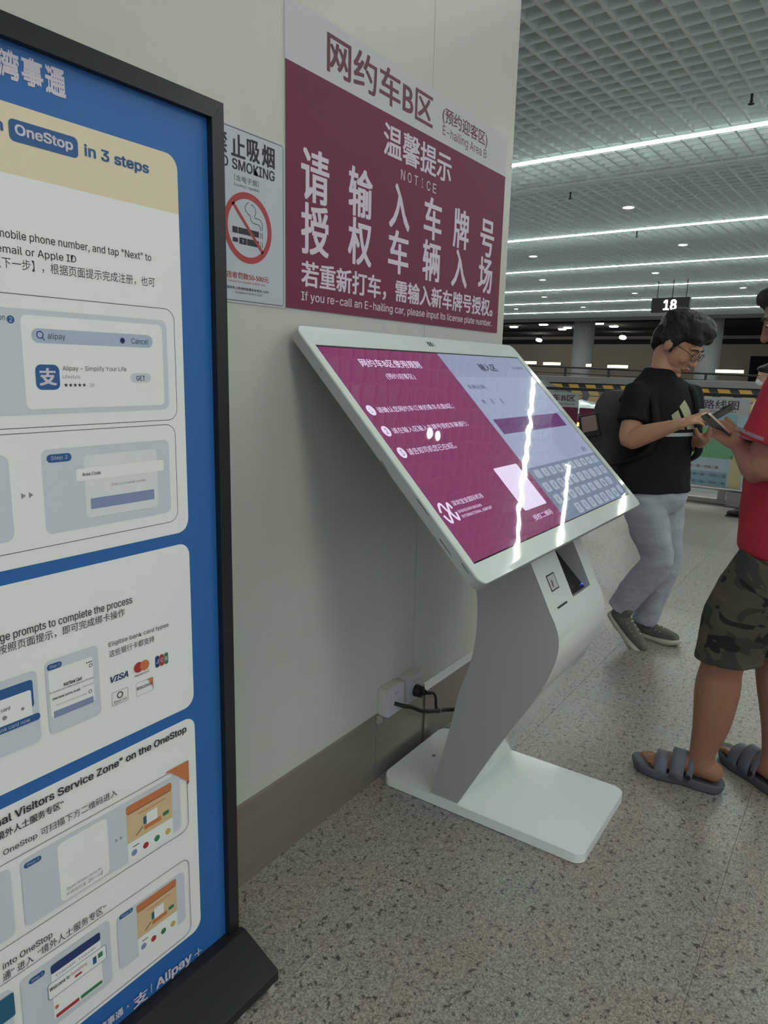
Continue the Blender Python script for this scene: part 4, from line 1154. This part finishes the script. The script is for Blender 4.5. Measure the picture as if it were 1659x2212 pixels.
def decal(name, m, shapes, target, par, org, ux, uy, away, off=.0015, div=8):
    """cloth print laid onto the garment under it"""
    bv = BVHTree.FromObject(target, bpy.context.evaluated_depsgraph_get())
    wm = world_of(target) if True else None; inv = wm.inverted()
    org, ux, uy, away = Vector(org), Vector(ux), Vector(uy), Vector(away).normalized()
    bm = bmesh.new()
    def pr_(u, v):
        p = org + ux*u + uy*v
        h = bv.ray_cast(inv @ (p + away*.4), (inv.to_3x3() @ -away).normalized())
        return (wm @ h[0] + away*off) if h[0] is not None else p
    for q in shapes:
        a, b, c, d_ = [Vector(x) for x in q]; G = []
        for i in range(div+1):
            row = []
            for j in range(div+1):
                s, t = i/div, j/div; p = (a*(1-s)+b*s)*(1-t) + (d_*(1-s)+c*s)*t
                row.append(bm.verts.new(pr_(p.x, p.y)))
            G.append(row)
        for i in range(div):
            for j in range(div): bm.faces.new((G[i][j], G[i+1][j], G[i+1][j+1], G[i][j+1]))
    bmesh.ops.recalc_face_normals(bm, faces=bm.faces[:])
    return obj(name, bm, m, par, True)

M_tee = mat('black cotton', (33, 34, 38), rough=.9, spec=.15, bump=.006, bscale=6, detail=2)
M_jean = mat('washed grey denim', (160, 166, 174), rough=.9, spec=.15, var=.10, scale=7, bump=.010, bscale=9, stretch=(1, 1, 2.2))
M_red = mat('red cotton', (164, 46, 58), rough=.85, spec=.2, bump=.010, bscale=5, detail=2)
M_cream = mat('cream cotton', (206, 204, 172), rough=.85, spec=.2, bump=.008, bscale=6)
M_navy = mat('navy cloth', (42, 52, 86), rough=.85, spec=.2, bump=.006, bscale=8)
M_bag = mat('charcoal nylon', (80, 76, 76), rough=.8, spec=.25, bump=.004, bscale=12)
M_sole = mat('grey rubber', (84, 86, 92), rough=.6, spec=.3)
M_strap = mat('slate foam strap', (98, 102, 112), rough=.6, spec=.3)
M_mesh = mat('grey trainer mesh', (98, 98, 88), rough=.85, var=.15, scale=40)
M_cream2 = mat('off white rubber', (184, 180, 164), rough=.6)

# ---- man in black
pa = empty('person', (3.924, .90, 0), 'man in black T-shirt and grey jeans looking down at a phone, grey backpack on', 'person')
RT = V3(.211, -.977, 0); TW = V3(-.977, -.211, 0)
FA = (RT*.66 + TW*.75).normalized(); LA = V3(-FA.y, FA.x, 0); thA = math.atan2(LA.y, LA.x)
FH = (RT*.93 + TW*.37).normalized(); SA = 1.24
at, ell, MH = head_frame((3.930, .872, 1.612), FH, math.radians(33), SA)
bm = bmesh.new()
head_skin(bm, at, ell, SA, [(3.918, .950, 1.36), (3.922, .940, 1.46)])
add_loft(bm, [(3.91, .93, .90, .12, .08, thA), (3.91, .93, 1.1, .13, .085, thA), (3.908, .935, 1.30, .15, .085, thA), (3.91, .93, 1.39, .10, .06, thA)])
sR, sL = V3(3.752, 1.010, 1.350), V3(4.058, .835, 1.350)
eR, wR = V3(3.668, 1.008, 1.128), V3(3.634, .790, 1.212)
eL, wL = V3(4.045, .780, 1.100), V3(3.868, .690, 1.140)
rod_curve(bm, [V3(3.86, .95, 1.34), sR, sR.lerp(eR, .55), eR, eR.lerp(wR, .35), wR], [.07, .060, .055, .050, .050, .029])
rod_curve(bm, [V3(3.95, .91, 1.34), sL, sL.lerp(eL, .55), eL, eL.lerp(wL, .35), wL], [.07, .055, .048, .041, .043, .028])
hand(bm, wR, (.16, -.86, .36), (-.45, .25, .9), (.9, .1, .3), (-.04, .36, .46, .54), 1.06, thumb=(.8, .5, -.5))
hand(bm, wL, (-.55, -.45, .50), (.1, -.35, -.9), (-.5, .6, .2), (.5, .5, .5, .5), 1.02, thumb=(.5, .7, -.4))
remesh('skin', bm, M_skinA, pa, .0042, 3)
face_bits(pa, at, ell, SA, MH, skin=M_skinA)
bm = bmesh.new()
for c, r in (((0, -.020, .055), (.086, .104, .080)), ((0, .050, .078), (.070, .050, .036)), ((0, .020, .090), (.076, .085, .052)), ((0, -.072, -.004), (.070, .044, .078)), ((.066, -.022, .020), (.020, .050, .050)), ((-.066, -.022, .020), (.020, .050, .050)),
             ((.052, .066, .060), (.022, .028, .024)), ((-.052, .066, .060), (.022, .028, .024)), ((-.074, .012, -.012), (.006, .010, .028)), ((.074, .012, -.012), (.006, .010, .028))):
    ell(bm, c, r)
remesh('hair', bm, M_hair, pa, .006, 2, .012, .035)
# glasses
bm = bmesh.new()
for s in (-1, 1):
    cpts = [at(s*.033 + .025*math.cos(a), .103 - .012*abs(math.cos(a)+s)*.3, -.006 + .019*math.sin(a)) for a in [2*PI*k/20 for k in range(21)]]
    add_tube(bm, cpts, .0013*SA, 6, False)
    add_tube(bm, [at(s*.058, .098, .0), at(s*.074, .05, .002), at(s*.079, -.005, .0)], .0014*SA, 6, False)
add_tube(bm, [at(-.008, .105, 0), at(0, .108, .003), at(.008, .105, 0)], .0013*SA, 6, False)
gla = obj('glasses', bm, mat('dark metal frame', (50, 48, 50), rough=.3, metal=.7), pa, True)
for s in (-1, 1):
    bm = bmesh.new(); vs = [bm.verts.new(at(s*.033 + .0245*math.cos(a), .1025, -.006 + .0185*math.sin(a))) for a in [2*PI*k/20 for k in range(20)]]
    bm.faces.new(vs); obj('lens', bm, GLASS, gla)
# T-shirt
bm = bmesh.new()
add_loft(bm, [(3.905, .925, .845, .215, .145, thA), (3.905, .925, .90, .208, .142, thA), (3.905, .930, 1.02, .202, .138, thA), (3.905, .932, 1.15, .208, .140, thA), (3.905, .932, 1.27, .215, .135, thA), (3.907, .938, 1.345, .203, .118, thA), (3.912, .945, 1.405, .158, .098, thA), (3.916, .952, 1.450, .100, .084, thA), (3.920, .955, 1.485, .078, .074, thA)], 28)
for s_, e_ in ((sR, eR), (sL, eL)):
    add_tube(bm, [s_.lerp(V3(3.908, .932, 1.33), .35), s_, s_.lerp(e_, .40)], [.085, .078, .078], 20); add_tube(bm, [s_, s_.lerp(e_, .35), s_.lerp(e_, .64)], [.076, .078, .082], 20, False)
tee = remesh('t_shirt', bm, M_tee, pa, .008, 5, .014, .11)
dd = FA
ux_ = -LA*-1; ux_ = LA*1.0
# three pale slanted bars printed on the chest
org = V3(3.905, .93, 1.262) + LA*.035
uR = -V3(FA.y, -FA.x, 0)  # towards the wearer's left
bars = [[(x*1.25, y*1.1) for x, y in q] for q in ([(-.095, -.050), (-.080, -.075), (-.048, -.075), (-.068, -.030)], [(-.060, -.010), (-.030, -.075), (.012, -.075), (-.030, .015)], [(-.022, .030), (.030, -.075), (.085, -.075), (.010, .060)])]
decal('chest_print', mat('pale green print', (170, 172, 138), rough=.8), bars, tee, pa, org, LA, (0, 0, 1), FA, .002)
decal('chest_print', mat('white print', (176, 178, 172), rough=.8), [[(-.115, -.118), (.09, -.118), (.09, -.100), (-.115, -.100)]], tee, pa, org, LA, (0, 0, 1), FA, .002)
# jeans
hR, hL = V3(3.835, .955, .80), V3(3.985, .885, .80)
kR, kL = V3(3.822, .850, .480), V3(3.985, .838, .445)
aR, aL = V3(3.800, 1.020, .185), V3(3.945, .915, .085)
bm = bmesh.new()
add_loft(bm, [(3.910, .925, .74, .150, .12, thA), (3.908, .925, .80, .192, .140, thA), (3.908, .925, .87, .190, .135, thA), (3.908, .925, .93, .175, .125, thA)], 24)
rod_curve(bm, [hR, hR.lerp(kR, .5), kR, kR.lerp(aR, .45), aR], [.112, .100, .082, .080, .066], 4, 20, False)
rod_curve(bm, [hL, hL.lerp(kL, .5), kL, kL.lerp(aL, .5), aL], [.110, .095, .080, .074, .066], 4, 20, False)
remesh('jeans', bm, M_jean, pa, .008, 4, .016, .09)
def trainer(par, heel, ang, pitch, L=.29, w=.052):
    """running shoe: heel point on the sole, heading and toe-down pitch"""
    Mz = Matrix.Translation(Vector(heel)) @ Matrix.Rotation(ang, 4, 'Z') @ Matrix.Rotation(pitch, 4, 'Y')
    def T_(x, y, z): return Mz @ V3(x, y, z)
    pts = [(0, -.030), (.0, .030), (.06, .038), (.13, .036), (.20, .050), (.26, .042), (.29, .015), (.29, -.012), (.26, -.038), (.20, -.046), (.13, -.034), (.06, -.036)]
    pts = smooth_pts(pts+[pts[0]], 4)[:-1]
    bm = bmesh.new(); prev = None; rings = []
    for z, k in ((0, .94), (.012, 1.0), (.026, .97)):
        rings.append([bm.verts.new(T_(.145+(x-.145)*k, y*k, z + (.018*max(0, (x-.20)/.09)**2) + .008*max(0, 1-x/.08))) for x, y in pts])
    n = len(pts)
    for a, b in zip(rings, rings[1:]):
        for i in range(n): bm.faces.new((a[i], a[(i+1) % n], b[(i+1) % n], b[i]))
    bm.faces.new(list(reversed(rings[0]))); bm.faces.new(rings[-1]); bmesh.ops.recalc_face_normals(bm, faces=bm.faces[:])
    shoe = remesh('shoe', (lambda b: (add_tube(b, [T_(.035, 0, .05), T_(.10, 0, .055), T_(.17, 0, .048), T_(.245, 0, .040)], [.038, .042, .040, .032], 18), add_tube(b, [T_(.05, 0, .05), T_(.045, 0, .105)], [.040, .040], 18), b)[2])(bmesh.new()), M_mesh, par, .005, 4)
    obj('sole', bm, M_cream2, shoe, True)
    bm = bmesh.new()
    for x, z in ((.105, .099), (.130, .095), (.155, .091), (.180, .086)):
        add_tube(bm, [T_(x, -.034, z-.022), T_(x+.006, 0, z), T_(x, .034, z-.022)], .003, 6)
    obj('lace', bm, M_cream2, shoe, True)
    return shoe
trainer(pa, (3.985, .985, 0), math.atan2(-.93, -.20), 0)
trainer(pa, (3.800, 1.075, .145), math.atan2(-.93, -.15), math.radians(42))
# backpack and its straps
bp = empty('backpack', (3.98, 1.10, .92), 'charcoal grey backpack worn by the man in black T-shirt', 'backpack')
bk_ = V3(-FA.x, -FA.y, 0)
cB = V3(3.907, .932, 0) + bk_*.235 + V3(-.03, .05, 0)
bm = bmesh.new()
add_loft(bm, [(cB.x, cB.y, .90, .12, .07, thA), (cB.x, cB.y, .95, .155, .10, thA), (cB.x, cB.y, 1.12, .16, .105, thA), (cB.x, cB.y, 1.28, .15, .085, thA), (cB.x, cB.y, 1.36, .10, .05, thA)], 24)
remesh('pack_body', bm, M_bag, bp, .008, 4, .012, .08)
cP = cB + bk_*.10 + TW*.03 - LA*.03
bm = bmesh.new(); add_loft(bm, [(cP.x, cP.y, .94, .09, .03, thA), (cP.x, cP.y, 1.0, .12, .045, thA), (cP.x, cP.y, 1.12, .12, .045, thA), (cP.x, cP.y, 1.17, .09, .03, thA)], 20)
obj('front_pocket', bm, M_bag, bp, True)
tg = V3(3.80, 1.262, 1.17)
Mt = Matrix.Rotation(math.radians(-97), 4, 'Z') @ Matrix.Rotation(math.radians(-14), 4, 'Y')
bm = bmesh.new(); add_box(bm, tg, (.11, .02, .125), M=Mt, bevel=.006); obj('side_pouch', bm, M_blackpl, bp)
bm = bmesh.new(); add_box(bm, tg + V3(-.012, -.002, .012), (.085, .02, .085), M=Mt, bevel=.006); obj('pink_label', bm, mat('dusty pink cloth', (150, 126, 122), rough=.8), bp)
for sx, nm in ((1, 'shoulder_strap'), (-1, 'shoulder_strap')):
    o_ = V3(3.907, .932, 0) + LA*(.135*sx)
    pts = [o_ + bk_*.14 + V3(0, 0, 1.31), o_ + bk_*.05 + V3(0, 0, 1.405), o_ + FA*.06 + V3(0, 0, 1.395), o_ + FA*.125 + V3(0, 0, 1.30), o_ + FA*.145 + V3(0, 0, 1.18), o_ + FA*.13 + LA*(.03*sx) + V3(0, 0, 1.06), o_ + LA*(.075*sx) + V3(0, 0, .99), o_ + bk_*.12 + LA*(.04*sx) + V3(0, 0, .96)]
    bm = bmesh.new(); P = smooth_pts([tuple(p) for p in pts], 5)
    prevv = None
    for p in P:
        c = V3(*p); a, b = bm.verts.new(c + LA*.022), bm.verts.new(c - LA*.022)
        if prevv: bm.faces.new((prevv[0], prevv[1], b, a))
        prevv = (a, b)
    bm.normal_update(); bmesh.ops.solidify(bm, geom=bm.faces[:], thickness=.008)
    s_ = obj(nm, bm, M_tee, bp, True)
    if sx < 0: continue
    c = o_ + FA*.150 + V3(0, 0, 1.275)
    bm = bmesh.new(); add_box(bm, c, (.03, .012, .02), rz=thA, bevel=.002); obj('buckle', bm, mat('grey buckle', (150, 150, 150), rough=.4), s_)
# phone A
def phone(name, label, C, nrm, lng, back, L=.152, Wd=.074, edge=None):
    n = Vector(nrm).normalized(); l = Vector(lng); l = (l - n*l.dot(n)).normalized(); w = n.cross(l)
    M = Matrix(((w.x, l.x, n.x, 0), (w.y, l.y, n.y, 0), (w.z, l.z, n.z, 0), (0, 0, 0, 1)))
    t = empty(name, C, label, 'phone')
    def slab_(a, b, z0, z1, r):
        bm = bmesh.new(); pts = rr(-a/2, -b/2, a/2, b/2, r, 4)
        A = [bm.verts.new(Vector(C) + w*x + l*y + n*z0) for x, y in pts]; B = [bm.verts.new(Vector(C) + w*x + l*y + n*z1) for x, y in pts]
        bm.faces.new(list(reversed(A))); bm.faces.new(B)
        for i in range(len(pts)): bm.faces.new((A[i], A[(i+1) % len(pts)], B[(i+1) % len(pts)], B[i]))
        bmesh.ops.recalc_face_normals(bm, faces=bm.faces[:]); return bm
    obj('phone_frame', slab_(Wd, L, -.0035, .0035, .011), edge or M_blackpl, t)
    obj('back_cover', slab_(Wd-.003, L-.003, -.0045, -.0035, .010), back, t)
    obj('screen_glass', slab_(Wd-.003, L-.003, .0035, .0041, .010), mat('phone glass', (16, 17, 20), rough=.05, spec=.6), t)
    bm = bmesh.new(); c = Vector(C) + w*(Wd*.25) + l*(L*.38)
    add_cyl(bm, c - n*.006, c - n*.0045, .009, n=14); obj('camera_bump', bm, mat('phone glass', (16, 17, 20)), t)
    return t
phone('phone', 'dark phone held by the man in black T-shirt', (3.712, .618, 1.268), (.30, .62, .72), (.1, -.9, .4), mat('dark phone back', (44, 46, 50), rough=.3))

# ---- man in red
pb_ = empty('person', (2.62, .30, 0), 'man in red T-shirt, camouflage shorts and grey sandals, cut off by the right edge', 'person')
FB = V3(0, 1, 0)
atb, ellb, MHb = head_frame((2.650, .246, 1.650), (-.12, 1, 0), math.radians(24), 1.04)
bm = bmesh.new()
head_skin(bm, atb, ellb, 1.04, [(2.66, .185, 1.42), (2.66, .195, 1.52)])
add_loft(bm, [(2.655, .18, .92, .14, .10, 0), (2.66, .18, 1.15, .15, .10, 0), (2.665, .185, 1.36, .16, .09, 0), (2.665, .185, 1.44, .10, .06, 0)])
sN, sF = V3(2.474, .212, 1.418), V3(2.852, .190, 1.400)
eN, wN = V3(2.462, .268, 1.172), V3(2.512, .342, 1.236)
eF, wF = V3(2.87, .15, 1.12), V3(2.88, .20, .93)
rod_curve(bm, [V3(2.58, .19, 1.39), sN, sN.lerp(eN, .55), eN, eN.lerp(wN, .45), wN], [.07, .06, .054, .050, .047, .030])
rod_curve(bm, [V3(2.75, .19, 1.39), sF, sF.lerp(eF, .55), eF, eF.lerp(wF, .45), wF], [.07, .06, .054, .046, .045, .030])
hand(bm, wN, (-.10, .80, .55), (-.65, -.25, .1), (.25, -.1, .95), (.60, .66, .72, .76), .80, thumb=(.9, .45, -.25))
hand(bm, wF, (0, .15, -.95), (.9, .1, 0), (0, .9, .2), (.4, .45, .5, .55), .9)
# legs
hN, hF = V3(2.565, .20, .86), V3(2.745, .16, .86)
rod_curve(bm, [hN, V3(2.566, .29, .66), V3(2.569, .319, .480), V3(2.569, .326, .385), V3(2.568, .331, .252), V3(2.566, .347, .140), V3(2.567, .345, .085)], [.095, .085, .068, .074, .062, .044, .043], 4, 20)
rod_curve(bm, [hF, V3(2.735, .18, .66), V3(2.725, .175, .480), V3(2.718, .155, .385), V3(2.710, .135, .252), V3(2.702, .135, .140), V3(2.702, .140, .085)], [.095, .085, .066, .068, .058, .042, .041], 4, 20)
def foot_(bm, ank, ang):
    Mf = Matrix.Translation(Vector((ank[0], ank[1], 0))) @ Matrix.Rotation(ang, 4, 'Z')
    P = lambda x, y, z: Mf @ V3(x, y, z)      # x forward from the ankle, y to the left
    rod_curve(bm, [P(-.038, 0, .070), P(.02, 0, .078), P(.08, 0, .068), P(.145, 0, .052), P(.175, 0, .046)], [.036, .040, .034, .026, .018], 3, 16)
    add_ell(bm, P(.13, 0, .050), (.05, .042, .018), Matrix.Rotation(ang, 4, 'Z'))
    sg_ = 1
    return P
P1 = foot_(bm, (2.568, .345), math.radians(92)); P2 = foot_(bm, (2.702, .140), math.radians(50))
for P, sg_ in ((P1, -1), (P2, 1)):
    for i, (ln, r) in enumerate(((.050, .0125), (.052, .0098), (.046, .0092), (.038, .0088), (.028, .0084))):
        y = sg_*(.030 - .0155*i)
        add_tube(bm, [P(.155 - .006*i, y, .048), P(.155 - .006*i + ln*.6, y*1.05, .050), P(.155 - .006*i + ln, y*1.05, .044)], [r*1.05, r, r*.85], 10)
remesh('skin', bm, M_skinB, pb_, .0046, 3)
face_bits(pb_, atb, ellb, 1.04, MHb, skin=M_skinB)
bm = bmesh.new()
for c, r in (((0, -.022, .050), (.083, .098, .076)), ((0, .045, .078), (.066, .046, .030)), ((0, -.068, .0), (.064, .038, .068)), ((.068, -.020, .02), (.015, .045, .040)), ((-.068, -.020, .02), (.015, .045, .040))):
    ellb(bm, c, r)
remesh('hair', bm, M_hair, pb_, .006, 2, .010, .03)
bm = bmesh.new()
add_loft(bm, [(2.655, .175, .885, .205, .160, 0), (2.655, .175, .95, .205, .160, 0), (2.658, .180, 1.08, .205, .158, 0), (2.662, .185, 1.22, .208, .145, 0), (2.665, .186, 1.34, .212, .125, 0), (2.665, .186, 1.41, .190, .095, 0), (2.664, .188, 1.455, .115, .075, 0), (2.662, .190, 1.485, .072, .064, 0)], 28)
for s_, e_ in ((sN, eN), (sF, eF)):
    add_tube(bm, [s_.lerp(V3(2.665, .19, 1.37), .35), s_, s_.lerp(e_, .40)], [.088, .084, .088], 22); add_tube(bm, [s_, s_.lerp(e_, .40), s_.lerp(e_, .70)], [.082, .088, .094], 22, False)
redt = remesh('t_shirt', bm, M_red, pb_, .007, 5, .014, .12)
decal('sleeve_stripe', mat('grey reflective stripe', (134, 118, 126), rough=.6), [[(-.075, .012), (.015, -.014), (.015, -.003), (-.075, .023)], [(-.070, -.004), (.005, -.026), (.005, -.021), (-.070, .002)]], redt, pb_, V3(2.44, .278, 1.278), V3(0, -1, 0), (0, 0, 1), (-1, 0, 0), .0015, 6)
bm = bmesh.new()
add_loft(bm, [(2.655, .175, .80, .185, .135, 0), (2.655, .175, .88, .190, .140, 0), (2.655, .175, .96, .180, .135, 0)], 24)
rod_curve(bm, [hN, V3(2.566, .270, .70), V3(2.572, .303, .545), V3(2.573, .305, .500)], [.118, .116, .108, .114], 4, 22, False)
rod_curve(bm, [hF, V3(2.735, .190, .70), V3(2.728, .185, .545), V3(2.727, .185, .500)], [.115, .112, .105, .110], 4, 22, False)
remesh('shorts', bm, CAMO, pb_, .007, 3, .016, .09)
def sandal(par, ank, ang):
    Mf = Matrix.Translation(Vector((ank[0], ank[1], 0))) @ Matrix.Rotation(ang, 4, 'Z')
    P = lambda x, y, z: Mf @ V3(x, y, z)
    t = empty('sandal', P(0, 0, 0), None, None); t.parent = par; t.matrix_parent_inverse = world_of(par).inverted(); t.location = P(0, 0, 0)
    t.parent = None; bpy.data.objects.remove(t)
    pts = [(-.078, 0), (-.066, .034), (-.02, .042), (.05, .040), (.12, .052), (.18, .050), (.225, .025), (.235, 0), (.225, -.025), (.18, -.050), (.12, -.052), (.05, -.040), (-.02, -.042), (-.066, -.034)]
    pts = smooth_pts(pts+[pts[0]], 3)[:-1]; n = len(pts)
    bm = bmesh.new(); rings = []
    for k, z in ((.94, .0), (1.0, .010), (1.03, .030), (.99, .038), (.90, .034)):
        rings.append([bm.verts.new(P(.078+(x-.078)*k, y*k, z + (.014 if z > .005 else .0)*max(0, (x-.14)/.1)**2)) for x, y in pts])
    for a, b in zip(rings, rings[1:]):
        for i in range(n): bm.faces.new((a[i], a[(i+1) % n], b[(i+1) % n], b[i]))
    bm.faces.new(list(reversed(rings[0]))); bm.faces.new(rings[-1]); bmesh.ops.recalc_face_normals(bm, faces=bm.faces[:])
    s = obj('sandal', bm, M_sole, par, True)
    def strap(xa, xb, h, wd, lean=0, name='strap', dz=.024):
        bm = bmesh.new(); G = []
        for j in range(13):
            a = PI*j/12; y = math.cos(a)*wd; z = dz + math.sin(a)*h; row = []
            for x in (xa, (xa+xb)/2, xb):
                row.append(bm.verts.new(P(x - lean*math.sin(a), y, z)))
            G.append(row)
        for p, q in zip(G, G[1:]):
            for i in range(2): bm.faces.new((p[i], p[i+1], q[i+1], q[i]))
        bm.normal_update(); bmesh.ops.solidify(bm, geom=bm.faces[:], thickness=-.007); bmesh.ops.recalc_face_normals(bm, faces=bm.faces[:])
        return obj(name, bm, M_strap, s, True)
    strap(.108, .152, .070, .053)
    strap(.050, .098, .096, .052)
    strap(.024, .046, .112, .050, .012)
    for yy in (-.049, .049):
        c0_ = P(.034, yy, .045); c1_ = P(.034, yy*1.14, .045)
        bm = bmesh.new(); add_cyl(bm, c0_, c1_, .009, n=14); obj('rivet', bm, M_blackpl, s)
sandal(pb_, (2.568, .345), math.radians(92)); sandal(pb_, (2.702, .140), math.radians(50))
phone('phone', 'phone with a bright metal edge held by the man in red', (2.500, .418, 1.296), (.45, -.45, .65), (-.35, .80, .45), mat('brown phone back', (58, 48, 44), rough=.25), L=.105, Wd=.062, edge=mat('rose metal edge', (186, 166, 156), rough=.25, metal=.7))

# ---- person in cream shirt by the barrier
pc = empty('person', (8.24, .96, 0), 'person in cream shirt and navy trousers by the barrier, mostly behind the man in red', 'person')
atc, ellc, MHc = head_frame((8.24, .955, 1.47), (-.25, 1, 0), math.radians(12), .98)
bm = bmesh.new(); head_skin(bm, atc, ellc, .98, [(8.24, .93, 1.22), (8.24, .93, 1.33)])
rod_curve(bm, [V3(8.10, .93, 1.19), V3(8.08, .99, .98), V3(8.08, 1.06, .88), V3(8.12, 1.12, .80)], [.05, .042, .036, .027])
hand(bm, (8.12, 1.12, .80), (.1, .3, -.9), (-.9, .2, 0), (0, .9, .3), (.3, .3, .3, .3), .9)
rod_curve(bm, [V3(8.38, .93, 1.19), V3(8.40, .93, .98), V3(8.40, .95, .80)], [.05, .042, .030])
hand(bm, (8.40, .95, .80), (0, .1, -.95), (.9, .1, 0), (0, .9, .3), (.3, .3, .3, .3), .9)
add_loft(bm, [(8.24, .93, .8, .12, .08, 0), (8.24, .93, 1.2, .13, .08, 0), (8.24, .93, 1.25, .08, .05, 0)])
remesh('skin', bm, M_skinC, pc, .007, 3)
face_bits(pc, atc, ellc, .98, MHc, skin=M_skinC)
bm = bmesh.new()
for c, r in (((0, -.025, .045), (.084, .100, .080)), ((0, .040, .080), (.066, .050, .030)), ((0, -.065, -.02), (.072, .045, .085))): ellc(bm, c, r)
remesh('hair', bm, M_hair, pc, .009, 2, .01, .04)
bm = bmesh.new(); ellc(bm, (0, .066, -.055), (.052, .046, .040)); obj('face_mask', bm, mat('white mask', (214, 216, 216), rough=.7), pc, True)
bm = bmesh.new()
add_loft(bm, [(8.24, .94, .66, .18, .145, 0), (8.24, .94, .85, .18, .145, 0), (8.24, .935, 1.05, .185, .14, 0), (8.24, .93, 1.18, .19, .12, 0), (8.24, .93, 1.245, .12, .08, 0), (8.24, .93, 1.27, .07, .06, 0)], 24)
add_tube(bm, [V3(8.14, .93, 1.17), V3(8.09, .95, 1.09), V3(8.075, 1.0, .96)], [.075, .072, .07], 16); add_tube(bm, [V3(8.34, .93, 1.17), V3(8.39, .93, 1.08), V3(8.40, .93, .96)], [.075, .07, .066], 16)
remesh('shirt', bm, M_cream, pc, .010, 4, .014, .1)
bm = bmesh.new()
add_loft(bm, [(8.24, .94, .60, .16, .12, 0), (8.24, .94, .70, .165, .125, 0)], 20)
rod_curve(bm, [V3(8.16, .95, .62), V3(8.155, .97, .35), V3(8.155, .97, .09)], [.095, .075, .06], 4, 18)
rod_curve(bm, [V3(8.32, .93, .62), V3(8.325, .93, .35), V3(8.33, .93, .09)], [.095, .075, .06], 4, 18)
remesh('trousers', bm, M_navy, pc, .010, 3, .010, .1)
for x, y in ((8.155, .97), (8.33, .93)):
    bm = bmesh.new(); add_tube(bm, [V3(x, y-.03, .045), V3(x, y+.08, .045), V3(x, y+.16, .032)], [.042, .040, .030], 14); add_box(bm, (x, y+.06, .008), (.085, .27, .016), bevel=.004)
    obj('shoe', bm, M_blackpl, pc, True)
